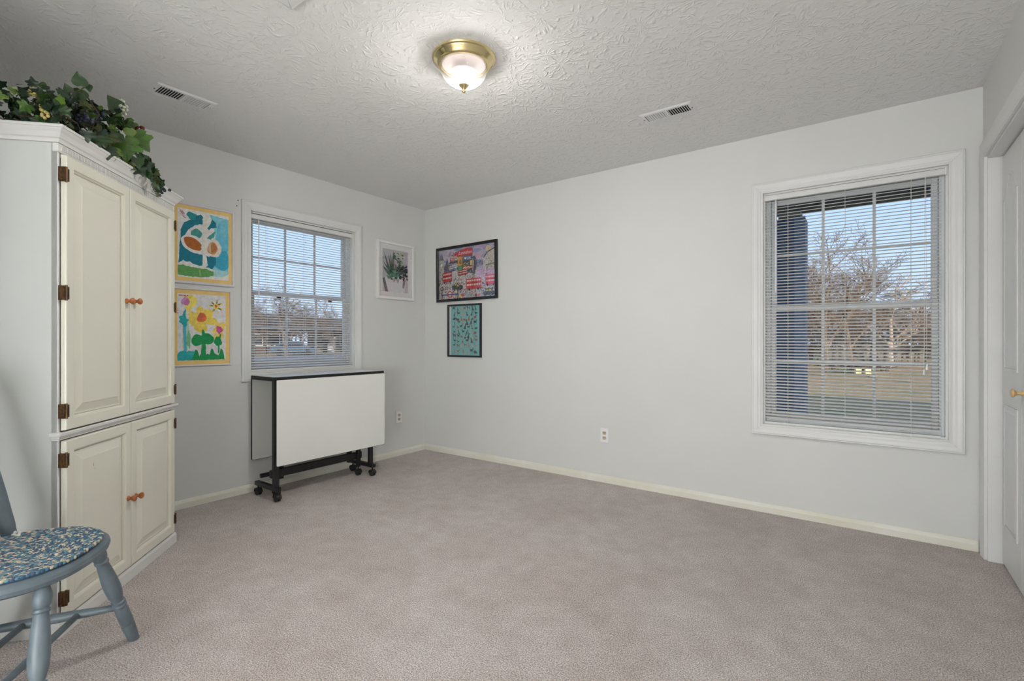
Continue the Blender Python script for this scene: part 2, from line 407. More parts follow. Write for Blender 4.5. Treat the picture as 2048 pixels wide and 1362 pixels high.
# baseboards
bprof = [(0, 0), (.013, 0), (.013, .036), (.009, .046), (.005, .055), (0, .057)]
def baseboard(name, u0, u1, M, label):
    mb = MB(); n = len(bprof)
    mb.add([M(Vector((u, v, h))) for u in (u0, u1) for h, v in bprof], [tuple(range(n)), tuple(range(2*n-1, n-1, -1))]+[(i, n+i, n+(i+1) % n, (i+1) % n) for i in range(n)])
    return struct(name, mb, 'base_paint', label)
baseboard('baseboard_back', .0005, RIGHTW-.019, BACK, 'low cream baseboard under the large window')
baseboard('baseboard_left', PART[0]+.001, -.0135, LEFT, 'low cream baseboard behind the folding table')
baseboard('baseboard_right', NEAR+.001, DOOR[0]-.09, RIGHT, 'low cream baseboard beyond the closet')

# nail holes by the left window
for y, z in ((-1.838, 2.118), (-1.846, 2.077)):
    mb = MB(); mb.lathe([(0, .0012), (.004, .001), (.0045, 0)], 8, lambda v, y=y, z=z: LEFT((y+v.x, z+v.y, v.z)))
    build('nail_hole', mb, 'dark_gap', wall_left)

# ------------------------------------------------------------------ windows with casings, sashes, muntins and panes
cas = [(-.0003, -.012), (-.0016, -.012), (-.0016, .011), (.004, .013), (.010, .012), (.016, .0145), (.024, .0150), (.034, .0185), (.047, .0205), (.054, .0205), (.058, .018), (.062, .0185), (.066, .015), (.066, .0003), (-.0003, .0003)]
def window(name, hole, M, label, locks=True):
    u0, u1, v0, v1 = hole
    w = thing(name, label, None, M(Vector(((u0+u1)/2, v0, 0))), kind='structure')
    for k, mb in mitred(u0, u1, v0, v1, cas, M, gap=.0004).items(): build('casing', mb, 'trim_paint', w)
    # jamb lining
    ins = mitred(u0+.012, u1-.012, v0+.012, v1-.012, [(0, -.05), (.0118, -.05), (.0118, -.013), (0, -.013)], M)
    build('jamb', merge(*ins.values()), 'trim_paint', w)
    hm = (v0+v1)/2-.004
    # vinyl frame
    fr = mitred(u0+.034, u1-.034, v0+.034, v1-.034, [(0, -.12), (.0338, -.12), (.0338, -.055), (.012, -.055), (.012, -.068), (0, -.068)], M)
    build('window_frame', merge(*fr.values()), 'vinyl', w)
    def sash(a, b, lo, hi, h0, h1, rail_b, rail_t):
        st = .030
        s = MB()
        for x0, x1, y0, y1 in ((a, a+st, lo, hi), (b-st, b, lo, hi), (a+st, b-st, lo, lo+rail_b), (a+st, b-st, hi-rail_t, hi)):
            s.cbox(x0, x1, y0, y1, h0, h1, .003, lambda p: M(p))
        so = build('sash', s, 'vinyl', w)
        g0, g1, k0, k1 = a+st, b-st, lo+rail_b, hi-rail_t
        hm_ = (h0+h1)/2
        for i in (1, 2):
            x = g0+(g1-g0)*i/3; build('muntin', MB().box(x-.008, x+.008, k0, k1, hm_-.004, hm_+.004, lambda p: M(p)), 'vinyl', so)
        y = (k0+k1)/2; build('muntin', MB().box(g0, g1, y-.008, y+.008, hm_-.0035, hm_+.0035, lambda p: M(p)), 'vinyl', so)
        build('pane', MB().box(g0-.004, g1+.004, k0-.004, k1+.004, hm_-.0065, hm_-.0055, lambda p: M(p)), 'pane_glass', so)
        return so
    a, b = u0+.036, u1-.036
    sash(a, b, hm-.012, v1-.036, -.112, -.094, .034, .034)
    lo = sash(a, b, v0+.036, hm+.022, -.090, -.070, .046, .036)
    for x in ((.26, .80) if locks else ()):    # black sash locks
        xx = a+(b-a)*x; build('sash_lock', MB().cbox(xx-.016, xx+.016, hm-.034, hm-.016, -.0695, -.058, .002, lambda p: M(p)), 'black_plastic', lo)
    return w
window('window_1', WIN_L, LEFT, 'white double hung window on the left wall with a grid of panes')
window('window_2', WIN_R, BACK, 'large white double hung window on the back wall with a grid of panes', False)

# mini blinds: headrail, every slat, bottom rail, ladder cords, wand, pull cords
PITCH = .0195
def blind(label, u0, u1, zt, zb, M, hr_u1, wand_u, wand_len, ladders, pull):
    w = thing('window_blind', label, 'blind', M(Vector(((u0+u1)/2, zb, -.022))), group='mini blinds')
    build('headrail', MB().cbox(u0, hr_u1, zt-.034, zt, -.036, -.007, .003, lambda p: M(p)), 'trim_paint', w)
    for uu in (u0-.004, hr_u1-.004):
        build('mounting_bracket', MB().cbox(uu, uu+.008, zt-.037, zt+.004, -.038, -.003, .001, lambda p: M(p)), 'cord_white', w)
    tilt = radians(19); c, s = cos(tilt), sin(tilt); sec = []
    for i in range(7):
        x = -.0125+.025*i/6; y = .0028*(1-(x/.0125)**2); sec.append((x, y))
    sec = sec+[(x, y-.0005) for x, y in reversed(sec)]
    sec = [(x*c+y*s, -x*s+y*c) for x, y in sec]              # x towards the room, room edge lower
    n = len(sec); mb = MB(); L = u1-u0-.006
    mb.add([(e*L/2, x, y) for e in (-1, 1) for x, y in sec], [tuple(range(n)), tuple(range(2*n-1, n-1, -1))]+[(i, n+i, n+(i+1) % n, (i+1) % n) for i in range(n)])
    # orient the slat mesh into the wall's frame
    mb.v = [tuple(M(Vector((x, z, y)))-M(Vector((0, 0, 0)))) for x, y, z in mb.v]
    first = None; z = zt-.047; zs = []
    while z > zb+.022: zs.append(z); z -= PITCH
    rnd = random.Random(5)
    for z in zs:
        p = M(Vector(((u0+u1)/2, z, -.0215)))
        if first is None: first = build('slat', mb, 'slat_paint', w, smooth=radians(40)); first.location = p
        else:
            o = bpy.data.objects.new('slat', first.data); COL.objects.link(o); attach(o, w); o.location = p
    build('bottom_rail', MB().cbox(u0+.002, u1-.002, zb, zb+.013, -.033, -.010, .002, lambda p: M(p)), 'trim_paint', w)
    for lu in ladders:
        mb = MB()
        for h in (-.0350, -.0085): mb.tube([M(Vector((lu, zt-.03, h))), M(Vector((lu, zb+.006, h)))], .0009, 5)
        build('ladder_cord', mb, 'cord_white', w)
        build('rail_button', MB().cbox(lu-.006, lu+.006, zb-.003, zb+.004, -.0105, -.0065, .001, lambda p: M(p)), 'cord_white', w)
    mb = MB(); mb.tube([M(Vector((wand_u, zt-.03, -.004))), M(Vector((wand_u, zt-.05, -.002))), M(Vector((wand_u, zt-.05-wand_len, -.001)))], [.002, .0042, .0042], 6)
    build('tilt_wand', mb, 'white_plastic', w)
    if pull:
        for du, zl in ((-.005, pull[1]), (.007, pull[1]+.028)):
            mb = MB(); mb.tube([M(Vector((pull[0]+du*.3, zt-.03, -.004))), M(Vector((pull[0]+du, zl, -.002)))], .0011, 5)
            co = build('pull_cord', mb, 'cord_white', w)
            mb = MB(); mb.lathe([(0, .03), (.003, .03), (.0075, .004), (.007, 0), (0, 0)], 8, lambda v, du=du, zl=zl: M(Vector((pull[0]+du+v.x, zl-.03+v.z, v.y+.004))))
            build('tassel', mb, 'white_plastic', co, smooth=radians(40))
    return w
blind('white mini blind hanging open in the smaller window above the folding table', -1.745, -.880, 2.047, .882, LEFT, -.872, -1.688, .56, (-1.62, -1.31, -.925), None)
blind('white mini blind hanging open in the large window beside the closet', 3.121, 3.990, 2.047, .574, BACK, 4.006, 3.188, .58, (3.254, 3.554, 3.861), (3.921, .95))

# ------------------------------------------------------------------ closet door, casing
dc = thing('door_1', 'white closet doorway with panelled folding doors', None, (RIGHTW, (DOOR[0]+DOOR[1])/2, 0), kind='structure')
dprof = [(0, 0), (0, .012), (.006, .014), (.014, .0125), (.03, .015), (.055, .0185), (.066, .0185), (.070, .016), (.078, .017), (.084, .014), (.084, 0)]
y0, y1, _, zt = DOOR
n = len(dprof)
mb = MB(); mb.add([RIGHT((y1+d, z+(d if z else 0), h)) for z in (0, zt) for d, h in dprof], [tuple(range(n)), tuple(range(2*n-1, n-1, -1))]+[(i, n+i, n+(i+1) % n, (i+1) % n) for i in range(n)])
build('casing', mb, 'trim_paint', dc)
mb = MB(); mb.add([RIGHT((y0-d, z+(d if z else 0), h)) for z in (0, zt) for d, h in dprof], [tuple(range(n)), tuple(range(2*n-1, n-1, -1))]+[(i, n+i, n+(i+1) % n, (i+1) % n) for i in range(n)])
build('casing', mb, 'trim_paint', dc)
mb = MB(); mb.add([RIGHT((y1+d if s else y0-d, zt+d, h)) for s in (0, 1) for d, h in dprof], [tuple(range(n)), tuple(range(2*n-1, n-1, -1))]+[(i, n+i, n+(i+1) % n, (i+1) % n) for i in range(n)])
build('casing', mb, 'trim_paint', dc)
jm = MB(); jm.box(RIGHTW+.0005, RIGHTW+.115, y1-.014, y1-.0005, 0, zt-.0005); jm.box(RIGHTW+.0005, RIGHTW+.115, y0+.0005, y0+.014, 0, zt-.0005); jm.box(RIGHTW+.0005, RIGHTW+.115, y0+.014, y1-.014, zt-.014, zt-.0005)
build('jamb', jm, 'trim_paint', dc)
DX = RIGHTW+.052                               # front face of the folding doors
nleaf = 4; ya, yb = y1-.019, y0+.019; lw = (ya-yb)/nleaf
for i in range(nleaf):
    a, b = ya-i*lw-.0015, ya-(i+1)*lw+.0015     # a > b
    DM = lambda p: Vector((DX-p[2], p[0], p[1]))
    zb_, zt_ = .012, 2.018
    pu0, pu1 = b+.062, a-.062
    leaf = build('door_leaf', MB().cbox(b, a, zb_, zt_, -.034, 0, .002, lambda p: DM(p)), 'trim_paint', dc)
    def panel_outline(inset, arch):
        x0, x1 = pu0+inset, pu1-inset
        if not arch: return [(x0, .205+inset), (x1, .205+inset), (x1, .800-inset), (x0, .800-inset)]
        zs = 1.795-inset; pts = [(x0, .965+inset), (x1, .965+inset)]
        m = 14
        for k in range(m+1):
            q = k/m; x = x1+(x0-x1)*q; z = zs+.105*(.5-.5*cos(2*pi*q))**.8
            pts.append((x, z))
        return pts
    for arch in (False, True):
        o1, o2, o3 = panel_outline(0, arch), panel_outline(.014, arch), panel_outline(.030, arch)
        mb = MB(); m = len(o1)
        V = [DM(Vector((x, z, h))) for o, h in ((o1, .0002), (o1, .005), (o2, .0065), (o2, .001), (o3, .006)) for x, z in o]
        F = []
        for r in range(4):
            F += [(r*m+k, r*m+(k+1) % m, (r+1)*m+(k+1) % m, (r+1)*m+k) for k in range(m)]
        F.append(tuple(4*m+k for k in range(m)))
        mb.add(V, F); build('panel', mb, 'trim_paint', leaf)
    if i in (0, 3):
        kp = DM(Vector(((a+b)/2-.175*(1 if i == 0 else -1), .882, 0)))
        kp.y = -.535 if i == 0 else b+.06
        mb = MB(); mb.lathe([(.011, 0), (.011, .004), (.0075, .010), (.008, .020), (.014, .026), (.0195, .031), (.019, .036), (.012, .040), (0, .041)], 20, lambda v: kp+Vector((-v.z, v.x, v.y)))
        build('knob', mb, 'knob_pale', leaf, smooth=radians(40))

# ------------------------------------------------------------------ ceiling lamp
mat('light_shield', (.62, .55, .53), .45)
LC = Vector((2.127, -1.796, H))
lamp = thing('ceiling_lamp', 'round brass flush mount ceiling lamp with ribbed glass bowl, lit', 'lamp', LC)
seg = 72
mb = MB(); mb.lathe([(0, 0), (.147, 0), (.150, -.004), (.148, -.010), (.141, -.013), (.139, -.018), (.128, -.027), (.126, -.034), (.119, -.040), (.112, -.041), (.109, -.037), (.109, -.034), (0, -.030)], seg, lambda v: LC+v)
build('brass_pan', mb, 'brass', lamp, smooth=radians(35))
mb = MB(); rows = []
ns = 144; prof = []
for i in range(15):
    q = i/14; prof.append((.110*cos(q*pi/2*.97)**.75, -.036-.094*sin(q*pi/2)**1.05))
for pr, z in prof:
    for k in range(ns):
        rr = pr*(1+.010*(1 if k % 2 else -1)) if pr > .02 else pr
        mb.v.append(tuple(LC+Vector((rr*cos(2*pi*k/ns), rr*sin(2*pi*k/ns), z))))
for i in range(14):
    for k in range(ns): mb.f.append((i*ns+k, i*ns+(k+1) % ns, (i+1)*ns+(k+1) % ns, (i+1)*ns+k)); mb.c.append(None)
m = bpy.data.materials.new('lamp_glass'); m.use_nodes = True; MATS['lamp_glass'] = m; nt = m.node_tree; nt.nodes.clear()
out = nt.nodes.new('ShaderNodeOutputMaterial'); tr = nt.nodes.new('ShaderNodeBsdfTransparent'); tl = nt.nodes.new('ShaderNodeBsdfTranslucent'); gl = nt.nodes.new('ShaderNodeBsdfGlossy'); df = nt.nodes.new('ShaderNodeBsdfDiffuse')
tr.inputs[0].default_value = (.97, .96, .94, 1); tl.inputs[0].default_value = (.95, .93, .92, 1); gl.inputs['Roughness'].default_value = .12; df.inputs[0].default_value = (.8, .76, .75, 1)
m1 = nt.nodes.new('ShaderNodeMixShader'); m1.inputs[0].default_value = .008; m2 = nt.nodes.new('ShaderNodeMixShader'); m2.inputs[0].default_value = .03
m3 = nt.nodes.new('ShaderNodeMixShader'); m3.inputs[0].default_value = .55
nt.links.new(tl.outputs[0], m3.inputs[1]); nt.links.new(df.outputs[0], m3.inputs[2])
nt.links.new(tr.outputs[0], m1.inputs[1]); nt.links.new(m3.outputs[0], m1.inputs[2]); nt.links.new(m1.outputs[0], m2.inputs[1]); nt.links.new(gl.outputs[0], m2.inputs[2]); nt.links.new(m2.outputs[0], out.inputs[0])
gp = nt.nodes.new('ShaderNodeNewGeometry'); gs = nt.nodes.new('ShaderNodeVectorMath'); gs.operation = 'SUBTRACT'; gs.inputs[1].default_value = LC
gx = nt.nodes.new('ShaderNodeSeparateXYZ'); ga = nt.nodes.new('ShaderNodeMath'); ga.operation = 'ARCTAN2'; gm = nt.nodes.new('ShaderNodeMath'); gm.operation = 'MULTIPLY'; gm.inputs[1].default_value = 72
gw = nt.nodes.new('ShaderNodeMath'); gw.operation = 'SINE'; gr = nt.nodes.new('ShaderNodeMapRange'); gr.inputs['From Min'].default_value = -1; gr.inputs['To Min'].default_value = .003; gr.inputs['To Max'].default_value = .015
nt.links.new(gp.outputs['Position'], gs.inputs[0]); nt.links.new(gs.outputs[0], gx.inputs[0]); nt.links.new(gx.outputs[1], ga.inputs[0]); nt.links.new(gx.outputs[0], ga.inputs[1])
nt.links.new(ga.outputs[0], gm.inputs[0]); nt.links.new(gm.outputs[0], gw.inputs[0]); nt.links.new(gw.outputs[0], gr.inputs['Value']); nt.links.new(gr.outputs[0], m1.inputs[0])
build('glass_bowl', mb, 'lamp_glass', lamp)
mb = MB(); mb.lathe([(0, -.124), (.021, -.124), (.0235, -.129), (.021, -.133), (.013, -.140), (.0075, -.148), (.0065, -.150), (.0085, -.154), (.009, -.158), (.0065, -.163), (0, -.165)], 24, lambda v: LC+v)
build('finial', mb, 'brass', lamp, smooth=radians(40))
mat('bulb_glow', (1, 1, 1), .5, emit=(1, .99, .975), estr=BULB_STRENGTH)
mb = MB(); mb.lathe([(0, -.031), (.105, -.0345), (.100, -.038), (.014, -.040), (.014, -.060), (.058, -.066), (.062, -.070), (.060, -.0735), (0, -.074)], 36, lambda v: LC+v)
build('shield_plate', mb, 'light_shield', lamp, smooth=radians(30))  # plate added to keep the bulb's light off the ceiling
build('bulb', MB().lathe([(0, -.0742)]+[(.045*cos(a), -.0742-.022*sin(a)) for a in [pi/2*i/8 for i in range(8)]]+[(0, -.0962)], 36, lambda v: LC+v), 'bulb_glow', lamp)
build('hanger_rod', MB().tube([LC+Vector((0, 0, -.095)), LC+Vector((0, 0, -.126))], .003, 6), 'brass', lamp)

# two unseen fill lamps added behind the camera to light the room evenly
mat('fill_glow', (.9, .9, .9), .5, emit=(.965, .985, 1), estr=FILL_STRENGTH)
for x, ly, lab in ((3.20, -6.25, 'added fill lamp behind the camera, nearer the partition'), (3.82, -5.62, 'added fill lamp behind the camera, nearer the closet wall')):
    fl = thing('fill_lamp', lab, 'lamp', (x, ly, 0)); P_ = Vector((x, ly, 0))
    build('base', MB().lathe([(0, 0), (.14, 0), (.14, .012), (.03, .024), (.012, .04), (0, .04)], 32, lambda v: P_+v), 'white_metal', fl, smooth=radians(30))
    build('pole', MB().tube([P_+Vector((0, 0, .03)), P_+Vector((0, 0, .53))], .010, 12), 'white_metal', fl)
    build('fill_globe', MB().ell(P_+Vector((0, 0, .82)), .30, 32, 16), 'fill_glow', fl, smooth=True)

# ------------------------------------------------------------------ ceiling vents and attic hatch
def vent(label, x0, x1, y0, y1, along, dark_first):
    w = thing('ceiling_vent', label, 'vent', ((x0+x1)/2, (y0+y1)/2, H), group='ceiling vents')
    if along == 'x': M = lambda p: Vector((x0+p[0], y0+p[1], H-p[2])); L, W = x1-x0, y1-y0
    else: M = lambda p: Vector((x0+p[1], y0+p[0], H-p[2])); L, W = y1-y0, x1-x0
    bu, bv = .028, .028
    fr = MB()
    prof = [(0, .001), (0, .0055), (.012, .0065), (bv-.004, .003), (bv, .0002), (bv, 0)]
    fr = merge(*mitred(bu, L-bu, bv, W-bv, [(0, .0002), (0, .006), (.016, .0062), (.0275, .0008), (.0275, .0002)], M).values())
    build('frame', fr, 'white_metal', w)
    build('duct_shade', MB().box(bu, L-bu, bv, W-bv, .0002, .0006, M), 'dark_gap', w)  # flat dark sheet painted for the shade inside the opening
    mid = L/2
    build('centre_bar', MB().box(mid-.007, mid+.007, bv, W-bv, .0008, .0062, M), 'white_metal', w)
    nsl = 9
    for bank in (0, 1):
        a, b = (bu+.002, mid-.007) if bank == 0 else (mid+.007, L-bu-.002)
        dark = (bank == 0) == dark_first
        for k in range(nsl):
            u = a+(b-a)*(k+.5)/nsl; ww = (b-a)/nsl*(.30 if dark else .40); lean = .0035*(1 if bank == 0 else -1)
            mb = MB(); vs = [M(Vector((u+dx+(lean if h < .003 else 0), v, h))) for h in (.001, .006) for v in (bv, W-bv) for dx in (-ww/2, ww/2)]
            mb.add(vs, [(0, 2, 3, 1), (4, 5, 7, 6), (0, 1, 5, 4), (2, 6, 7, 3), (0, 4, 6, 2), (1, 3, 7, 5)]); build('louver', mb, 'white_metal', w)
    build('damper_lever', MB().cbox(L-bu+.004, L-bu+.010, W*.42, W*.62, .0064, .012, .001, M), 'white_metal', w)
    for u in (bu*.45, L-bu*.45):
        mb = MB(); mb.lathe([(.0035, .006), (.003, .0078), (0, .0082)], 8, lambda v, u=u: M(Vector((u+v.x, W/2+v.y, v.z)))); build('screw', mb, 'dark_gap', w)
vent('white metal ceiling vent above the ivy topped armoire', .560, .714, -2.566, -2.272, 'y', True)
vent('white metal ceiling vent between the lamp and the large window', 2.566, 2.872, -.749, -.606, 'x', False)
hatch = thing('ceiling_hatch', 'white framed ceiling hatch cut off by the top of the picture', 'hatch', (2.11, -2.86, H))
for k, mb in mitred(1.87, 2.36, -3.26, -2.525, [(0, .0003), (0, .012), (.01, .014), (.05, .016), (.060, .012), (.064, .0003)], CEIL, gap=.0012).items(): build('frame_board', mb, 'hatch_paint', hatch)
build('panel', MB().cbox(1.872, 2.358, -3.258, -2.527, .0003, .006, .001, CEIL), 'hatch_paint', hatch)

# ------------------------------------------------------------------ wall outlets
def outlet(label, u, v, M):
    w = thing('wall_outlet', label, 'outlet', M(Vector((u, v, 0))), group='wall outlets')
    F = lambda p: M(Vector((u+p[0], v+p[1], p[2])))
    build('cover_plate', MB().cbox(-.035, .035, -.057, .057, .0004, .006, .002, F), 'white_plastic', w)
    for s in (-1, 1):
        poly = []
        for k in range(20):
            a = 2*pi*k/20; poly.append((max(-.0155, min(.0155, .0172*cos(a)))*1.0, s*.0195+max(-.0125, min(.0125, .0172*sin(a)))))
        r = build('receptacle', MB().prism(poly, .0055, .0078, F), 'ivory_plastic', w)
        for x, hh in ((-.0063, .0045), (.0063, .0036)): build('slot', MB().box(x-.0014, x+.0014, s*.0195+.004-hh, s*.0195+.004+hh, .0076, .0081, F), 'dark_gap', r)
        g = [(.0026*cos(2*pi*k/10), s*.0195-.0075+.0026*sin(2*pi*k/10)) for k in range(10)]
        build('slot', MB().prism(g, .0076, .0081, F), 'dark_gap', r)
    mb = MB(); mb.lathe([(.003, .0058), (.0025, .0068), (0, .007)], 8, F); build('screw', mb, 'white_metal', w)
outlet('white outlet on the wall right of the folding table', -.346, .371, LEFT)
outlet('white outlet low on the back wall left of the large window', 1.998, .367, BACK)

# ------------------------------------------------------------------ pictures
class Sheet:
    """flat print: coloured polygons in unit coordinates, stacked by layer"""
    def __init__(s, u0, u1, v0, v1, M, h): s.r = (u0, u1, v0, v1); s.M = M; s.h = h; s.mb = MB(); s.k = 0; s.rag = 0; s.rd = random.Random(2)
    def P(s, u, v, l): u0, u1, v0, v1 = s.r; return s.M(Vector((u0+(u1-u0)*u, v0+(v1-v0)*v, s.h+l*.00008+s.k*1.3e-6)))
    def poly(s, pts, col, l=1):
        s.k += 1
        if s.rag:
            q = []
            for (a, b), (c, d) in zip(pts, pts[1:]+pts[:1]):
                m = max(1, int(sqrt((c-a)**2+(d-b)**2)/.022)); q += [(a+(c-a)*i/m+s.rd.uniform(-1, 1)*s.rag, b+(d-b)*i/m+s.rd.uniform(-1, 1)*s.rag) for i in range(m)]
            pts = q
        pts = [(min(1, max(0, u)), min(1, max(0, v))) for u, v in pts]
        s.mb.add([s.P(u, v, l) for u, v in pts], [tuple(range(len(pts)))], lin(*col))
    def fan(s, c, pts, col, l=1):
        s.k += 1
        pts = [(min(1, max(0, u)), min(1, max(0, v))) for u, v in pts]; n = len(pts)
        s.mb.add([s.P(*c, l)]+[s.P(u, v, l) for u, v in pts], [(0, 1+i, 1+(i+1) % n) for i in range(n)], lin(*col))
    def rect(s, u0, u1, v0, v1, col, l=1, sk=0): s.poly([(u0, v0), (u1, v0+sk), (u1, v1+sk), (u0, v1)], col, l)
    def blob(s, cu, cv, ru, rv, col, l=1, rag=.08, n=26, seed=0, rot=0):
        rd = random.Random(seed*7+int(cu*1000)+int(cv*999)); ph = [rd.uniform(0, 6.3) for _ in range(4)]; pts = []
        for k in range(n):
            a = 2*pi*k/n; r = 1+rag*(sin(2*a+ph[0])+.7*sin(3*a+ph[1])+.6*sin(5*a+ph[2])+.5*rd.uniform(-1, 1))
            x, y = ru*r*cos(a), rv*r*sin(a); pts.append((cu+x*cos(rot)-y*sin(rot), cv+x*sin(rot)+y*cos(rot)))
        s.fan((cu, cv), pts, col, l)
    def stroke(s, pts, w, col, l=1):
        for (a, b), (c, d) in zip(pts, pts[1:]):
            L = sqrt((c-a)**2+(d-b)**2) or 1; nx, ny = -(d-b)/L*w/2, (c-a)/L*w/2
            s.poly([(a+nx, b+ny), (a-nx, b-ny), (c-nx, d-ny), (c+nx, d+ny)], col, l)
    def text(s, txt, u, v, hgt, col, l=4, shear=0, width=None, rot=0):
        cu = bpy.data.curves.new('t', 'FONT'); cu.body = txt; cu.size = 1; cu.shear = shear; cu.resolution_u = 2
        o = bpy.data.objects.new('t', cu); COL.objects.link(o); dg = bpy.context.evaluated_depsgraph_get()
        me = bpy.data.meshes.new_from_object(o.evaluated_get(dg)); xs = [q.co.x for q in me.vertices]; w = max(xs)-min(xs)
        asp = (s.r[3]-s.r[2])/(s.r[1]-s.r[0]); k = hgt/.7; ku = (width/w) if width else k*asp
        vs = []
        for q in me.vertices:
            x, y = (q.co.x-min(xs))*ku, q.co.y*k
            vs.append(s.P(u+x*cos(rot)-y*sin(rot), v+x*sin(rot)+y*cos(rot), l))
        s.mb.add(vs, [tuple(p.vertices) for p in me.polygons], lin(*col))
        bpy.data.objects.remove(o, do_unlink=True); bpy.data.meshes.remove(me); bpy.data.curves.remove(cu)

def picture(label, u0, u1, v0, v1, M, fw, depth, fmat, prof=None, glass=True, matw=None, matmat=None, content=None, pmat='printed_paper', rot=0):
    w = thing('framed_picture', label, 'picture', M(Vector(((u0+u1)/2, v0, 0))))
    if rot:
        cu, cv = (u0+u1)/2, (v0+v1)/2; M0 = M
        M = lambda p: M0(Vector((cu+(p[0]-cu)*cos(rot)-(p[1]-cv)*sin(rot), cv+(p[0]-cu)*sin(rot)+(p[1]-cv)*cos(rot), p[2])))
    prof = prof or [(0, .002), (0, depth-.002), (.002, depth), (fw-.002, depth), (fw, depth-.002), (fw, .001)]
    for k, mb in mitred(u0+fw, u1-fw, v0+fw, v1-fw, prof, M, gap=.0002).items(): build('frame_bar', mb, fmat, w)
    i0, i1, j0, j1 = u0+fw, u1-fw, v0+fw, v1-fw
    build('backing', MB().box(i0-.001, i1+.001, j0-.001, j1+.001, .001, .003, lambda p: M(p)), matmat or 'mat_board', w)
    if matw: i0, i1, j0, j1 = i0+matw[0], i1-matw[0], j0+matw[1], j1-matw[1]
    s = Sheet(i0, i1, j0, j1, M, .0032); content(s); build('print', s.mb, pmat, w, recalc=False)
    if glass:
        i0, i1, j0, j1 = u0+fw, u1-fw, v0+fw, v1-fw
        build('glass', MB().box(i0-.001, i1+.001, j0-.001, j1+.001, depth-.0075, depth-.006, lambda p: M(p)), 'picture_glass', w)
    return w
W_ = (228, 226, 222)
def sheet_base(s, col, nu=1, nv=1): s.rect(0, 1, 0, 1, col, 0)

def tree_painting(s):
    sheet_base(s, (226, 226, 224)); s.rag = .006; T = (18, 122, 142); B = (60, 165, 195); LB = (130, 200, 215); G = (96, 158, 90); O = (172, 98, 38)
    # pale washed blue on the right
    s.poly([(.60, .98), (1, .95), (1, .10), (.62, .08), (.66, .40), (.72, .62), (.70, .85)], LB, 1)
    s.blob(.88, .62, .13, .26, (105, 188, 214), 2, .10); s.blob(.86, .30, .15, .17, B, 2, .10); s.blob(.90, .80, .10, .13, (120, 195, 215), 2, .12); s.blob(.80, .10, .2, .05, (165, 212, 214), 2, .1)
    # dark teal sweep on the left
    s.poly([(.02, .20), (.03, .45), (.06, .60), (.05, .68), (.12, .80), (.25, .86), (.40, .90), (.47, .93), (.50, .88), (.47, .82), (.33, .78), (.20, .70), (.12, .60), (.13, .50), (.22, .42), (.40, .36), (.60, .34), (.68, .40), (.73, .38), (.74, .24), (.66, .15), (.50, .17), (.38, .19), (.24, .22), (.10, .23)], T, 3)
    s.blob(.27, .91, .11, .052, (40, 145, 150), 4, .1); s.blob(.42, .88, .075, .075, (18, 118, 138), 4, .1)
    s.poly([(.56, .77), (.62, .82), (.66, .92), (.74, .86), (.75, .80), (.66, .78), (.60, .745)], T, 4)
    s.blob(.35, .66, .10, .075, (70, 150, 142), 4, .09); s.poly([(.55, .61), (.62, .67), (.73, .74), (.70, .64), (.62, .60)], (70, 155, 150), 4)
    # white trunk and branches
    s.poly([(.44, .36), (.47, .60), (.47, .90), (.56, .98), (.62, .98), (.58, .86), (.55, .74), (.545, .58), (.56, .38)], (222, 222, 212), 5)
    s.poly([(.465, .15), (.475, .37), (.55, .37), (.57, .19), (.53, .17)], (226, 226, 222), 5)
    s.blob(.28, .50, .22, .125, (225, 226, 224), 4.5, .05, rot=-.12); s.blob(.70, .47, .16, .13, (222, 218, 208), 4.5, .06)
    s.blob(.28, .505, .165, .088, O, 6, .05, rot=-.18); s.blob(.385, .445, .06, .04, O, 6, .08)
    s.blob(.67, .47, .105, .090, (196, 140, 92), 6, .06); s.blob(.68, .475, .07, .07, (176, 120, 70), 7, .08); s.blob(.615, .47, .03, .07, (206, 176, 148), 7, .1)
    # white crest above the green ground
    s.poly([(.02, .16), (.10, .25), (.16, .22), (.22, .24), (.30, .19), (.45, .185), (.60, .165), (.72, .14), (.70, .10), (.02, .10)], (226, 226, 222), 6)
    s.poly([(0, .03), (.0, .17), (.10, .175), (.25, .155), (.42, .15), (.56, .145), (.70, .115), (.68, .05), (.50, .02), (.25, .01), (.05, .02)], G, 7)
    s.poly([(.40, .03), (.40, .13), (.43, .13), (.44, .03)], (140, 176, 110), 8)
    for k, y in enumerate((.955, .93, .90)):
        s.stroke([(.03+k*.01, y+.03), (.09, y-.005), (.13+k*.01, y-.04)], .010, (190, 60, 110), 8)
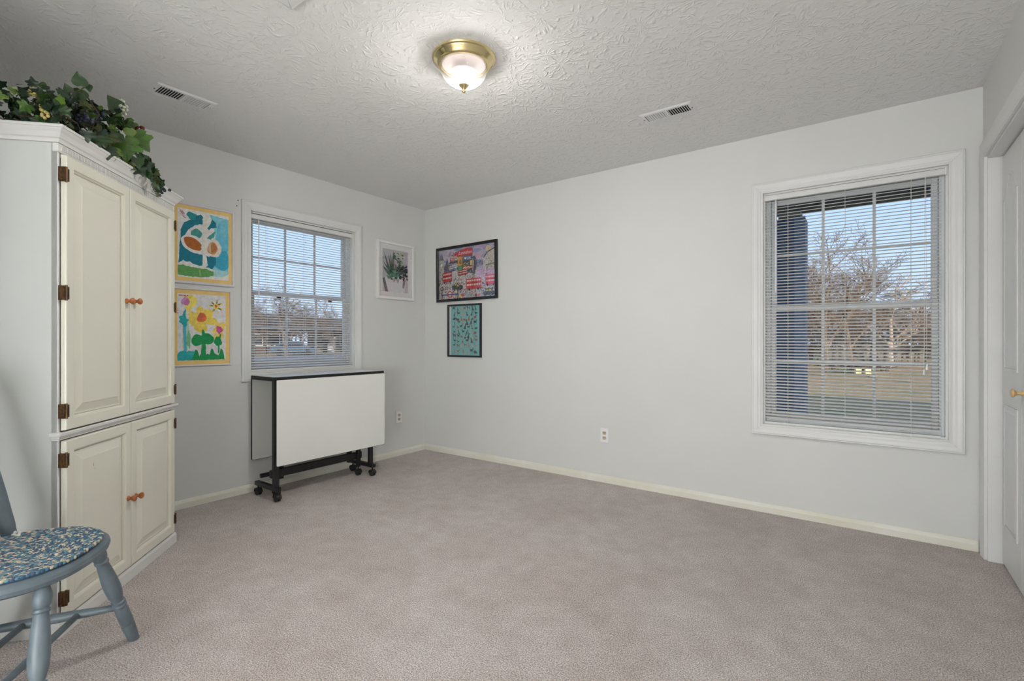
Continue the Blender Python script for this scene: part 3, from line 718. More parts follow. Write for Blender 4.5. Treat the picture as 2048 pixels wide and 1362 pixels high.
def flower_painting(s):
    sheet_base(s, (220, 219, 220)); s.rag = .005; Y = (232, 208, 98); Y2 = (238, 222, 110); G = (30, 148, 84); TL = (44, 168, 172); BL = (92, 172, 200)
    s.blob(.24, .92, .10, .07, Y, 2, .1); s.blob(.32, .89, .08, .07, Y2, 2, .1); s.blob(.22, .82, .08, .08, Y2, 2, .12); s.blob(.15, .885, .085, .055, (204, 140, 190), 3, .12); s.blob(.19, .87, .05, .05, (196, 120, 172), 3, .15)
    for a in (.3, 1.25, 2.2, 3.0, 4.0, 4.9, 5.7):
        s.poly([(.79+.025*cos(a+1.5), .83+.02*sin(a+1.5)), (.79+.16*cos(a), .83+.11*sin(a)), (.79+.145*cos(a+.3), .83+.105*sin(a+.3)), (.79+.025*cos(a-1.2), .83+.02*sin(a-1.2))], Y2, 2)
    s.blob(.79, .83, .06, .045, Y2, 2.5, .1); s.blob(.79, .835, .028, .025, (200, 100, 60), 3, .1)
    for c, r in (((.45, .77), (.07, .055)), ((.61, .71), (.11, .075)), ((.67, .60), (.16, .055)), ((.47, .50), (.135, .085)), ((.31, .61), (.10, .085)), ((.30, .68), (.085, .055)), ((.47, .64), (.14, .10))): s.blob(*c, *r, Y if c[1] < .7 else (236, 208, 96), 2, .06)
    s.blob(.49, .645, .095, .065, (214, 106, 60), 3, .12); s.blob(.46, .68, .05, .04, (198, 110, 90), 3.5, .12); s.blob(.53, .625, .05, .03, (224, 120, 70), 3.5, .12)
    for c in ((.82, .54), (.91, .47), (.90, .38), (.80, .36), (.94, .54), (.78, .45)): s.blob(*c, .065, .05, (236, 210, 110), 2, .1)
    s.blob(.86, .47, .065, .06, (206, 92, 150), 3, .12); s.poly([(.82, .44), (.91, .45), (.86, .385)], (204, 90, 140), 3)
    # teal flower, washed stem, leaves
    s.poly([(.10, .14), (.20, .15), (.24, .36), (.22, .60), (.12, .60), (.10, .40)], (170, 212, 190), 2)
    s.poly([(.13, .10), (.19, .10), (.175, .35), (.17, .55), (.10, .56), (.12, .35)], BL, 3); s.blob(.22, .32, .04, .14, (120, 190, 140), 2.5, .15)
    s.blob(.12, .61, .10, .055, TL, 4, .15); s.poly([(.09, .64), (.13, .74), (.17, .78), (.16, .68), (.15, .62)], TL, 4); s.blob(.14, .56, .05, .06, TL, 4, .12)
    s.blob(.10, .07, .10, .085, TL, 4, .1); s.blob(.25, .07, .10, .085, (60, 180, 180), 4, .1); s.poly([(0, 0), (.36, 0), (.35, .08), (.02, .10)], TL, 4)
    s.blob(.40, .305, .13, .085, G, 4, .05); s.blob(.60, .325, .145, .085, G, 4, .05); s.poly([(.49, .46), (.52, .47), (.57, .38), (.58, 0), (.46, 0), (.49, .3)], G, 4)
    s.blob(.83, .285, .085, .07, G, 4, .08); s.poly([(.83, .33), (.90, .42), (.91, .40), (.87, .30)], G, 4); s.poly([(.83, .24), (.87, .24), (.86, .12), (.83, .10)], G, 4)
    for x, h in ((.37, .17), (.50, .12), (.70, .18), (.90, .18), (.78, .10), (.62, .10)): s.poly([(x-.09, .01), (x-.05, .08), (x-.01, h), (x+.03, h-.02), (x+.07, .06), (x+.07, .0)], G, 4)
    s.stroke([(.03, .97), (.10, .975), (.17, .965)], .016, (214, 90, 60), 5); s.stroke([(.18, .96), (.21, .975)], .01, (90, 60, 80), 5)
    for y in (.76, .72): s.stroke([(.0, y), (.012, y-.02)], .012, (180, 80, 70), 5)
def succulent_print(s):
    sheet_base(s, (196, 193, 198)); rd = random.Random(3)
    s.poly([(0, 0), (1, 0), (1, .36), (0, .36)], (204, 201, 206), 1)
    s.poly([(.16, 0), (.86, 0), (.94, .32), (.75, .36), (.30, .36), (.08, .33)], (232, 229, 232), 2)
    s.poly([(.0, .30), (.08, .33), (.22, .0), (.10, 0)], (120, 112, 116), 2); s.poly([(.80, .30), (.92, .32), (.84, .10), (.78, .12)], (150, 146, 156), 3)
    s.poly([(.34, .34), (.44, .22), (.52, .30), (.6, .2), (.66, .32)], (176, 170, 176), 3)
    def blade(x0, y0, x1, y1, w, c, l): 
        L = sqrt((x1-x0)**2+(y1-y0)**2); nx, ny = -(y1-y0)/L*w, (x1-x0)/L*w
        s.poly([(x0-nx, y0-ny), ((x0+x1)/2-nx*.8, (y0+y1)/2-ny*.8), (x1, y1), ((x0+x1)/2+nx*.8, (y0+y1)/2+ny*.8), (x0+nx, y0+ny)], c, l)
    for k in range(40): s.blob(rd.uniform(.42, .90), rd.uniform(.66, .95), rd.uniform(.025, .06), rd.uniform(.012, .03), rd.choice([(150, 172, 140), (186, 200, 168), (70, 104, 74), (40, 64, 48), (206, 212, 190)]), rd.choice([2, 3, 4]), .15, 9, k)
    for k in range(26): s.blob(rd.uniform(.62, .95), rd.uniform(.42, .68), rd.uniform(.03, .08), rd.uniform(.02, .05), rd.choice([(40, 38, 48), (30, 48, 46), (64, 84, 84), (56, 44, 54)]), 4, .15, 9, k)
    for x0, y0, x1, y1 in ((.30, .42, .04, .95), (.33, .44, .12, .80), (.36, .44, .22, .88), (.34, .42, .0, .72), (.38, .45, .30, .92), (.28, .40, .0, .60), (.42, .46, .38, .86), (.40, .44, .42, .98), (.26, .40, .02, .56), (.60, .42, .66, .80), (.64, .42, .70, .84)):
        blade(x0, y0, x1, y1, .032, rd.choice([(44, 74, 66), (58, 98, 84), (36, 56, 52), (74, 116, 100)]), rd.choice([5, 6]))
    for k in range(30): blade(rd.uniform(.2, .8), rd.uniform(.36, .5), rd.uniform(.15, .95), rd.uniform(.5, .8), .018, rd.choice([(30, 50, 46), (44, 74, 66), (26, 34, 36), (70, 110, 94)]), 6.5)
    for k in range(16):
        a = k*pi/15; blade(.46, .40, .46+.22*cos(a)*rd.uniform(.8, 1.1), .37+.17*sin(a), .035, rd.choice([(92, 150, 128), (120, 176, 152), (70, 124, 104), (48, 92, 78)]), 7+k % 2)
    for k in range(14): s.blob(rd.uniform(.12, .62), rd.uniform(.30, .40), rd.uniform(.03, .06), rd.uniform(.014, .026), rd.choice([(92, 148, 128), (60, 104, 88), (126, 176, 152), (30, 46, 42)]), 9, .15, 9, k)
    for k in range(10): s.blob(rd.uniform(.68, .98), rd.uniform(.30, .42), .05, .025, (28, 26, 30), 9, .15, 9, k)
def city_print(s):
    sheet_base(s, (196, 190, 192)); rd = random.Random(11)
    s.rect(0, 1, .52, 1, (186, 176, 200), 1)
    for k in range(46): s.blob(rd.uniform(0, 1), rd.uniform(.68, 1), rd.uniform(.03, .09), rd.uniform(.02, .06), rd.choice([(186, 160, 196), (214, 160, 172), (150, 150, 196), (206, 190, 206), (222, 196, 160), (120, 150, 190)]), rd.choice([2, 2.5]), .15, 10, k)
    # buildings
    s.rect(.0, .09, .30, .80, (190, 190, 184), 3); s.poly([(.0, .80), (.05, .95), (.09, .80)], (110, 112, 116), 3); s.blob(.045, .70, .02, .035, (235, 235, 230), 5)
    for k in range(7): s.rect(.012+.022*(k % 3), .024+.022*(k % 3), .36+.06*k, .39+.06*k, (60, 60, 66), 4)
    s.poly([(.09, .45), (.09, .66), (.125, .72), (.15, .86), (.175, .72), (.20, .66), (.20, .45)], (96, 98, 108), 3)
    s.rect(.09, .20, .40, .60, (150, 120, 160), 3.5)
    for k in range(9): s.rect(.10+.011*k, .105+.011*k, .42, .60, (70, 70, 86), 4)
    s.rect(.19, .36, .40, .86, (206, 204, 200), 3)
    for k in range(3): s.rect(.205+.032*k, .222+.032*k, .74, .83, (204, 50, 58), 5)
    for k in range(26): s.rect(*(lambda x, y: (x, x+.012, y, y+.025))(rd.uniform(.19, .33), rd.uniform(.72, .92)), (40, 40, 46), 4)
    s.poly([(.185, .66), (.345, .70), (.345, .77), (.185, .735)], (28, 34, 70), 6); s.text('ENGLAND', .195, .678, .040, W_, 8, width=.142, rot=.05)
    s.poly([(.185, .60), (.345, .63), (.345, .68), (.185, .65)], (206, 206, 214), 6); s.poly([(.185, .54), (.345, .57), (.345, .62), (.185, .59)], (44, 60, 120), 6)
    for k in range(7): s.stroke([(.20+.02*k, .622+.003*k), (.21+.02*k, .645+.003*k)], .006, (40, 48, 96), 7); s.stroke([(.20+.02*k, .565+.003*k), (.208+.02*k, .588+.003*k)], .006, W_, 7)
    # the sign tower
    s.rect(.345, .61, .48, .86, (60, 60, 70), 5)
    s.poly([(.34, .83), (.34, .93), (.42, .965), (.52, .985), (.60, .975), (.615, .955), (.615, .83)], (196, 30, 44), 6); s.blob(.325, .89, .03, .035, (196, 40, 52), 5); s.blob(.285, .87, .02, .03, (206, 70, 84), 5)
    s.text('London', .365, .868, .068, (244, 236, 232), 9, shear=.35, width=.235)
    s.rect(.35, .435, .65, .825, (230, 168, 44), 7); s.blob(.395, .72, .022, .05, (130, 110, 70), 8, .1)
    s.rect(.44, .605, .735, .825, (38, 86, 138), 7); s.text('UK', .515, .752, .055, (240, 240, 244), 9, width=.078)
    s.blob(.478, .787, .011, .014, (240, 240, 244), 9, .02); s.blob(.496, .787, .011, .014, (240, 240, 244), 9, .02); s.poly([(.467, .782), (.507, .782), (.487, .755)], (240, 240, 244), 9)
    s.rect(.44, .565, .625, .73, (34, 32, 36), 7); s.rect(.568, .605, .635, .73, (226, 200, 110), 7); s.stroke([(.45, .66), (.48, .70), (.51, .67), (.55, .70)], .010, (196, 186, 120), 8); s.stroke([(.45, .645), (.55, .645)], .008, (180, 176, 150), 8)
    s.rect(.35, .435, .545, .645, (70, 148, 96), 7); s.rect(.44, .605, .575, .62, (224, 104, 48), 7)
    s.stroke([(.45, .58), (.48, .615), (.51, .58), (.54, .615), (.57, .58), (.60, .612)], .010, (236, 226, 200), 8)
    for k in range(60): s.rect(*(lambda x, y: (x, x+.010, y, y+.02))(rd.uniform(.44, .64), rd.uniform(.40, .60)), rd.choice([(60, 58, 66), (120, 118, 124), (200, 196, 190)]), 7.5)
    s.stroke([(.63, .46), (.66, .60), (.66, .72), (.63, .80)], .05, (70, 72, 78), 5)
    # domed terrace on the right
    s.poly([(.80, .50), (.80, .72), (.86, .84), (1, .90), (1, .46)], (206, 200, 192), 4)
    s.stroke([(.80, .74), (.87, .85), (1, .91)], .022, (58, 64, 60), 5); s.stroke([(.84, .60), (1, .62)], .02, (90, 92, 80), 5)
    for k in range(50): s.stroke([(lambda x, y: (x, y))(rd.uniform(.80, .99), rd.uniform(.48, .84)) for _ in range(1)]*1+[(rd.uniform(.80, .99), rd.uniform(.50, .84))] if False else (lambda x, y: [(x, y), (x+rd.uniform(-.015, .02), y+rd.uniform(-.05, .05))])(rd.uniform(.80, .99), rd.uniform(.50, .84)), .006, rd.choice([(70, 72, 66), (120, 116, 100), (190, 170, 90), (150, 150, 150)]), 6)
    for k in range(24): s.stroke((lambda x, y: [(x, y), (x+.0, y+.05)])(rd.uniform(.67, .80), rd.uniform(.56, .66)), .006, rd.choice([(120, 96, 150), (90, 90, 110)]), 5)
    s.rect(.66, 1, .34, .52, (222, 212, 222), 4)
    for k in range(18): s.stroke((lambda y: [(.67+.02*(k % 3), y), (.80, y+.01), (.97, y-.01)])(.36+.009*k), .006, rd.choice([(206, 110, 160), (150, 170, 200), (214, 150, 170)]), 5)
    # crowd
    for k in range(760):
        x, y = rd.uniform(0, 1), rd.uniform(0, .44)*rd.uniform(.55, 1.05); q = rd.random()
        c = (24, 24, 28) if q < .42 else (236, 234, 230) if q < .70 else rd.choice([(190, 40, 44), (216, 176, 70), (60, 90, 140), (90, 130, 90), (206, 150, 130), (120, 116, 120)])
        a, r = rd.uniform(0, 6.3), rd.uniform(.006, .016)
        s.poly([(x+r*cos(a), y+1.5*r*sin(a)), (x+r*.5*cos(a+1.6), y+.8*r*sin(a+1.6)), (x-r*cos(a), y-1.5*r*sin(a)), (x-r*.5*cos(a+1.6), y-.8*r*sin(a+1.6))], c, rd.choice([5, 5.6, 6.2]))
    for k in range(520):
        x, y = rd.uniform(0, 1), rd.uniform(.28, .72)
        if .34 < x < .62 and y > .54: continue
        a = rd.choice((0, 1.57, .8, 2.3)); L = rd.uniform(.006, .022)
        s.stroke([(x, y), (x+L*cos(a), y+1.4*L*sin(a))], rd.uniform(.003, .006), (34, 34, 40) if rd.random() < .6 else rd.choice([(238, 236, 232), (206, 170, 90), (120, 110, 150)]), 6.5)
    for k in range(150):
        x, y = rd.uniform(0, 1), rd.uniform(.72, .98)
        if .30 < x < .63: continue
        a = rd.uniform(0, 6.3); L = rd.uniform(.008, .025); s.stroke([(x, y), (x+L*cos(a), y+L*sin(a))], .005, rd.choice([(60, 60, 72), (150, 140, 170), (225, 215, 225)]), 6.5)
    for k in range(420):
        x, y = rd.uniform(0, 1), rd.uniform(0, .42); r = rd.uniform(.003, .007); a = rd.uniform(0, 6.3)
        s.poly([(x+r*cos(a+i*2.1), y+1.5*r*sin(a+i*2.1)) for i in range(3)], rd.choice([(20, 20, 24), (22, 22, 26), (240, 238, 234), (200, 60, 60)]), 7.2)
    def bus(u0, u1, v0, v1, c, sk=0, l=8):
        d = v1-v0; w = u1-u0; s.poly([(u0, v0+.12*d), (u1, v0+.12*d+sk), (u1, v1+sk-.02*d), (u1-.03*w, v1+sk), (u0+.03*w, v1), (u0, v1-.03*d)], c, l)
        for row in (.42, .76):
            for k in range(6):
                x = u0+w*(.05+.155*k); yy = v0+d*row+sk*(x-u0)/w; s.poly([(x, yy), (x+w*.115, yy), (x+w*.115, yy+d*.13), (x, yy+d*.13)], (226, 214, 200), l+1)
        s.poly([(u0, v0+.60*d), (u1, v0+.60*d+sk), (u1, v0+.66*d+sk), (u0, v0+.66*d)], (150, 26, 34), l+1)
        for x in (.2, .78): s.blob(u0+w*x, v0+.12*d+sk*x, w*.075, d*.10, (24, 22, 26), l+1, .02, 12)
    bus(.07, .245, .31, .535, (192, 36, 44), .02); bus(.355, .53, .43, .55, (170, 46, 58), .02); bus(.505, .765, .13, .37, (206, 44, 58), .005); bus(.835, 1.0, .19, .41, (222, 62, 92), 0)
    def cab(u, v, w, h, c):
        s.poly([(u, v), (u+w, v), (u+w, v+.5*h), (u+.82*w, v+.58*h), (u+.70*w, v+h), (u+.30*w, v+h), (u+.16*w, v+.58*h), (u, v+.5*h)], c, 9)
        s.poly([(u+.24*w, v+.58*h), (u+.46*w, v+.58*h), (u+.46*w, v+.9*h), (u+.33*w, v+.9*h)], (226, 206, 110), 10); s.poly([(u+.52*w, v+.58*h), (u+.74*w, v+.58*h), (u+.67*w, v+.9*h), (u+.52*w, v+.9*h)], (226, 206, 110), 10)
        for x in (.2, .8): s.blob(u+x*w, v, w*.10, h*.18, (16, 16, 18), 10, .02, 12)
    cab(.25, .185, .19, .13, (24, 24, 28)); cab(.79, .035, .20, .11, (70, 74, 88))
    s.blob(.205, .095, .055, .068, (200, 40, 48), 9, .01); s.blob(.205, .095, .033, .042, (236, 232, 230), 10, .01); s.rect(.06, .345, .075, .105, (60, 74, 130), 11); s.rect(.15, .26, .076, .104, (40, 52, 120), 12)
    for x, h in ((.055, .22), (.352, .26)): s.stroke([(x, 0), (x, h)], .018, (22, 24, 24), 11); s.blob(x, h, .03, .04, (26, 28, 26), 11, .1, 10); s.blob(x, h, .015, .022, (206, 190, 110), 12, .1, 10)
    for x, y, c in ((.44, .06, (200, 40, 50)), (.72, .04, (206, 60, 80)), (.54, .05, (140, 180, 200)), (.39, .04, (230, 190, 90))): s.blob(x, y, .03, .02, c, 9, .05, 12)
def dog_print(s):
    sheet_base(s, (232, 230, 236)); s.rect(.045, .965, 0, 1, (116, 188, 188), 1); rd = random.Random(21)
    C = [(44, 40, 42), (40, 38, 40), (50, 44, 46), (34, 40, 52), (110, 66, 48), (150, 96, 70), (176, 140, 112), (70, 60, 56), (206, 176, 160), (90, 80, 74), (160, 70, 60), (196, 150, 140)]
    stand = [(-.5, .0), (-.44, .0), (-.40, .32), (.20, .34), (.26, .0), (.32, .0), (.36, .40), (.42, .62), (.60, .64), (.60, .76), (.46, .84), (.40, 1.0), (.34, .86), (.28, .66), (-.38, .62), (-.56, .80), (-.52, .58), (-.46, .44)]
    sit = [(-.40, .0), (.30, .0), (.26, .34), (.24, .62), (.44, .72), (.42, .82), (.24, .88), (.16, 1.02), (.06, .92), (.0, .70), (-.16, .44), (-.34, .28), (-.56, .06)]
    lie = [(-.6, 0), (.5, 0), (.48, .20), (.62, .30), (.60, .40), (.46, .46), (.40, .56), (.32, .40), (.10, .34), (-.40, .34), (-.56, .22)]
    rows = [.90, .80, .71, .62, .53, .43, .34, .245, .155, .04]
    for j, y in enumerate(rows):
        n = 6 if j % 2 else 7
        for i in range(n):
            x = .10+.82*(i+.5)/n+rd.uniform(-.02, .02); yy = y+rd.uniform(-.012, .014)
            sh = rd.choice([stand, sit, stand, lie, sit]); f = rd.choice((-1, 1)); k = rd.uniform(.065, .098); c = rd.choice(C)
            hh = k*1.15*(s.r[1]-s.r[0])/(s.r[3]-s.r[2])*1.35
            s.poly([(x+f*a*k, yy+b*hh) for a, b in sh][::f], c, 2)
            if rd.random() < .5: s.blob(x-f*.05*k, yy+.40*hh, k*.22, hh*.14, rd.choice(C), 3, .1, 9)
            s.stroke([(x-.4*k, yy-.012), (x+.4*k, yy-.012)], .004, (150, 120, 130), 2)
FS = [(0, .002), (0, .010), (.004, .014), (.008, .0135), (.012, .016), (.016, .014), (.016, .001)]
picture('painting of a teal and orange tree in a pale silver frame, above the flower painting', -2.258, -1.866, 1.490, 2.027, LEFT, .016, .016, 'frame_silver', FS, False, (.022, .026), 'mat_yellow', tree_painting, 'painted_paper')
FS2 = [(0, .002), (0, .009), (.003, .012), (.008, .012), (.010, .010), (.010, .001)]
picture('painting of yellow flowers with green leaves in a thin silver frame', -2.258, -1.887, .938, 1.460, LEFT, .010, .012, 'frame_silver', FS2, False, (.026, .028), 'mat_yellow', flower_painting, 'painted_paper')
picture('photograph of potted succulents in a white frame near the corner', -.617, -.163, 1.502, 2.045, LEFT, .024, .022, 'frame_white', None, True, (.048, .046), 'mat_board', succulent_print)
picture('wide black framed city poster with red buses and London lettering', .180, .945, 1.491, 2.029, BACK, .026, .024, 'black_lacquer', None, True, None, None, city_print, rot=radians(.5))
picture('narrow black framed poster of many dogs on turquoise', .328, .755, .951, 1.459, BACK, .017, .020, 'black_lacquer', None, True, None, None, dog_print)

# ------------------------------------------------------------------ armoire standing across the corner
CB = Vector((1.211, -3.045, 0)); CU = Vector((-.72964, .68383, 0)); CN = Vector((.68383, .72964, 0))
CW, CD = .866, .60
K = lambda p: CB+CU*p[0]+CN*p[1]+Vector((0, 0, p[2]))        # (along the front, out of the front, up)
KF = lambda p: CB+CU*p[0]+CN*p[2]+Vector((0, 0, p[1]))       # (along the front, up, out) for door faces
arm = thing('corner_armoire', 'tall cream painted armoire with four panelled doors set across the corner', 'armoire', K((CW/2, -CD/2, 0)))
side = MB(); side.box(0, .018, -CD, -.002, .0, 1.905, K)
build('side_panel', side, 'cabinet_side_shade', arm)
build('side_panel', MB().box(CW-.018, CW, -CD, -.002, 0, 1.905, K), 'cabinet_side_shade', arm)
bd = MB(); bd.box(.018, CW-.018, -CD, -CD+.01, .06, 1.905, K); bd.box(.018, CW-.018, -CD+.01, -.03, 1.885, 1.905, K); bd.box(.018, CW-.018, -CD+.01, -.03, .06, .08, K); bd.box(.018, CW-.018, -CD+.01, -.03, .74, .76, K)
build('carcass', bd, 'cabinet_side_shade', arm)
ff = MB()
for x0, x1, z0, z1 in ((0, .0080, 0, 1.85), (CW-.0080, CW, 0, 1.85), (.016, CW-.016, 1.80, 1.85), (.016, CW-.016, .735, .765), (.016, CW-.016, .0, .07)): ff.box(x0, x1, -.02, .001, z0, z1, K)
build('face_frame', ff, 'cabinet_trim', arm)
gp_ = MB(); gp_.box(.0081, .0158, -.019, -.004, .07, 1.80, K); gp_.box(CW-.0158, CW-.0081, -.019, -.004, .07, 1.80, K); gp_.box(.016, CW-.016, .0005, .0035, .7655, .7695, K); gp_.box(.016, CW-.016, .0005, .0035, .7315, .7345, K); gp_.box(.016, CW-.016, .0005, .003, .0605, .0655, K)
build('door_gap_shade', gp_, 'dark_gap', arm)  # dark strips painted for the shade in the door gaps
def wrap(prof, back=None):
    """moulding run round left side, front and right side; prof = closed section [(out, z)]"""
    mb = MB(); n = len(prof); bk = -CD if back is None else back; path = lambda o: [(-o, bk), (-o, o), (CW+o, o), (CW+o, bk)]
    vs = []
    for k in range(4):
        for o, z in prof: x, y = path(o)[k]; vs.append(K((x, y, z)))
    fs = [tuple(range(n)), tuple(range(4*n-1, 3*n-1, -1))]
    for k in range(3): fs += [(k*n+i, (k+1)*n+i, (k+1)*n+(i+1) % n, k*n+(i+1) % n) for i in range(n)]
    return mb.add(vs, fs)
build('crown', wrap([(.0012, 1.850), (.010, 1.850), (.011, 1.856), (.013, 1.862), (.018, 1.866), (.026, 1.882), (.034, 1.892), (.036, 1.896), (.040, 1.897), (.041, 1.905), (.038, 1.908), (.0012, 1.908)]), 'cabinet_trim', arm)
build('frieze', wrap([(.0012, 1.816), (.006, 1.816), (.008, 1.820), (.008, 1.846), (.006, 1.849), (.0012, 1.849)], -.012), 'cabinet_trim', arm)
dn = MB()
for k in range(96):
    x = .006+k*(CW-.012)/96; dn.box(x, x+.0055, .008, .0105, 1.823, 1.843, K)
build('beaded_trim', dn, 'cabinet_trim', arm, kind='stuff')
build('ledge', wrap([(.0012, .735), (.008, .735), (.009, .740), (.014, .744), (.016, .750), (.022, .753), (.023, .762), (.020, .765), (.0012, .765)], -.014), 'cabinet_trim', arm)
build('plinth', wrap([(.0012, .0), (.016, .0), (.016, .044), (.013, .050), (.011, .056), (.0012, .060)], -.016), 'cabinet_trim', arm)
def cab_door(s0, s1, z0, z1, hinge_left, knob_s, knob_z, hinges):
    fw = .050
    t = .020
    prof = [(0, .004), (0, .009), (.003, .013), (.006, .014), (.0075, .0195), (.010, t), (fw-.004, t), (fw-.001, t-.002), (fw, t-.006), (fw, .002)]
    fr = merge(*mitred(s0+fw, s1-fw, z0+fw, z1-fw, prof, KF).values())
    d = build('door', fr, 'cabinet_paint', arm)
    a, b, c, e = s0+fw, s1-fw, z0+fw, z1-fw; V = []; ins = [(-.002, .003), (.004, .0075), (.010, .0075), (.040, .0165), (.043, .0185)]
    for i, h in ins: V += [KF(Vector((x, z, h))) for x, z in ((a+i, c+i), (b-i, c+i), (b-i, e-i), (a+i, e-i))]
    F = []
    for r in range(len(ins)-1): F += [(r*4+k, r*4+(k+1) % 4, r*4+4+(k+1) % 4, r*4+4+k) for k in range(4)]
    F.append(tuple(len(ins)*4-4+k for k in range(4))); F.append((3, 2, 1, 0))
    build('panel', MB().add(V, F), 'cabinet_paint', d)
    mb = MB(); mb.lathe([(.0115, 0), (.0115, .003), (.0075, .007), (.007, .012), (.0105, .018), (.0145, .023), (.0145, .028), (.010, .0325), (0, .034)], 18, lambda v: KF(Vector((knob_s+v.x, knob_z+v.y, t+v.z))))
    build('knob', mb, 'knob_wood', d, smooth=radians(40))
    he = s0 if hinge_left else s1; sg = 1 if hinge_left else -1
    for hz in hinges:
        mb = MB(); a0, a1 = sorted((he-sg*.016, he+sg*.012))
        mb.tube([KF(Vector((he-sg*.002, hz-.029, t+.001))), KF(Vector((he-sg*.002, hz+.029, t+.001)))], .0045, 8)
        mb.cbox(*sorted((he+sg*.001, he+sg*.013)), hz-.024, hz+.024, t+.0004, t+.003, .001, KF)
        mb.cbox(*sorted((he-sg*.0142, he-sg*.0022)), hz-.027, hz+.027, .0012, t+.002, .001, KF)
        ho = build('hinge', mb, 'antique_brass', d)
        build('slot', MB().box(*sorted((he+sg*.0035, he+sg*.006)), hz-.016, hz+.016, t+.0031, t+.0036, KF), 'dark_gap', ho)
GU, GL = .432, .442
cab_door(.014, GU-.0015, .770, 1.812, True, GU-.030, 1.290, (1.737, 1.290, .843))
cab_door(GU+.0015, CW-.012, .770, 1.812, False, GU+.030, 1.293, (1.737, 1.290, .843))
cab_door(.014, GL-.0015, .066, .731, True, GL-.028, .386, (.658, .138))
cab_door(GL+.0015, CW-.012, .066, .731, False, GL+.032, .380, (.658, .138))

KI = lambda p: K((p[0], p[1], p[2]-.024))
# ------------------------------------------------------------------ ivy garland on the armoire
gar = thing('ivy_garland', 'artificial ivy garland with berries lying on top of the armoire', 'artificial plant', KI((.3, -.2, 1.93)))
rd = random.Random(8)
def leaf_mesh(name, kind, m):
    # outline in unit size, stem at the origin, tip along +y
    if kind == 0: half = [(.0, .0), (.16, -.10), (.42, -.06), (.52, .12), (.40, .22), (.62, .36), (.60, .50), (.34, .56), (.22, .70), (.10, .90), (0, 1.0)]
    elif kind == 1: half = [(0, 0), (.20, -.06), (.44, .08), (.50, .28), (.40, .48), (.26, .66), (.12, .86), (0, 1.0)]
    else: half = [(0, 0), (.10, .06), (.22, .30), (.24, .50), (.15, .76), (0, 1.0)]
    mb = MB(); z = lambda x, y: -.22*x*x*2-.10*y*y+.10*abs(x)
    ys = [p[1] for p in half]
    mid = [(0, y, z(0, y)) for _, y in half]
    for sg in (1, -1):
        b = len(mb.v); n = len(half)
        mb.v += [(0, min(max(p[1], 0), 1), z(0, p[1])-.02) for p in half]+[(sg*p[0], p[1], z(p[0], p[1])+.05*p[0]) for p in half]
        for i in range(n-1):
            f = (b+i, b+i+1, b+n+i+1, b+n+i); mb.f.append(f if sg < 0 else f[::-1]); mb.c.append(None)
    o = build(name, mb, m, recalc=False, smooth=False); me = o.data; bpy.data.objects.remove(o); return me
LEAF = [leaf_mesh('ivy_leaf', k, g) for k, g in ((0, GREENS[0]), (0, GREENS[1]), (0, GREENS[2]), (1, GREENS[0]), (1, GREENS[3]), (0, GREENS[4]), (2, GREENS[2]), (2, GREENS[5]), (0, GREENS[3]))]
def add_leaf(p, face, tip, size, mi):
    z = face.normalized(); y = (tip-z*tip.dot(z)).normalized(); x = y.cross(z)
    R = Matrix((x, y, z)).transposed().to_4x4(); M = Matrix.Translation(p) @ R @ Matrix.Scale(size, 4)
    o = bpy.data.objects.new('leaf', LEAF[mi]); COL.objects.link(o); o.location, o.rotation_euler, o.scale = M.to_translation(), M.to_euler(), M.to_scale(); attach(o, gar)
TOCAM = lambda p: (CAM-p).normalized()
def hmax(s): return .155+.24*max(0, s) if s < .42 else max(.03, .256-.20*(s-.42)/.09)
# vine stems run along the top, leaves sit on them
stems = []
for k in range(13):
    n0 = -.01-.24*(k/13)**1.0; s0 = rd.uniform(-.02, .05); hh = rd.uniform(.25, 1.0); pts = []
    s1 = rd.uniform(.45, .66) if n0 > -.2 else rd.uniform(.40, .58)
    for i in range(10):
        q = i/9; s_ = s0+(s1-s0)*q; pts.append(KI((s_, n0+.05*sin(q*7+k)+rd.uniform(-.02, .02), 1.945+hh*hmax(s_)*(.55+.45*sin(q*9+k*1.7)))))
    stems.append(pts); build('stem', MB().tube(pts, .0028, 5), 'stem_brown', gar, smooth=True)
cnt = 0
while cnt < 244:
    s_ = rd.uniform(-.03, .54); n_ = -.26*rd.random()**1.2+.03; hm = hmax(s_)
    z_ = 1.935+hm*rd.random()
    p = KI((s_, n_, z_)); f = TOCAM(p)*rd.uniform(.5, 1)+Vector((rd.uniform(-.9, .9), rd.uniform(-.9, .9), rd.uniform(-.5, .9))); tip = Vector((rd.uniform(-1, 1), rd.uniform(-1, 1), rd.uniform(-1.1, .7)))
    big = z_ < 1.99 and n_ > -.12
    q = rd.random(); mi = rd.choice((0, 2, 3, 6, 2, 0)) if q < .62 else rd.choice((1, 5, 4, 8)) if q < .95 else 7
    add_leaf(p, f, tip, rd.uniform(.024, .044), mi); cnt += 1
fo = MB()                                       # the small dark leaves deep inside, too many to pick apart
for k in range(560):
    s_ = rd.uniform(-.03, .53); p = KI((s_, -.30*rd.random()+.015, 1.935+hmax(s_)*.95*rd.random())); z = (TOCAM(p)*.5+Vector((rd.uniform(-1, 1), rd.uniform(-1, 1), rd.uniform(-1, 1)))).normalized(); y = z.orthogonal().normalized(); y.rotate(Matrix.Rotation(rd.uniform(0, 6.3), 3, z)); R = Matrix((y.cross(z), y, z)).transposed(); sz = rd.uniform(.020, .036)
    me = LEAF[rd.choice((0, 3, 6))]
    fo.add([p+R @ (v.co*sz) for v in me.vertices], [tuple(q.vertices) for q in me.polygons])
build('inner_foliage', fo, GREENS[2], gar, recalc=False, kind='stuff')
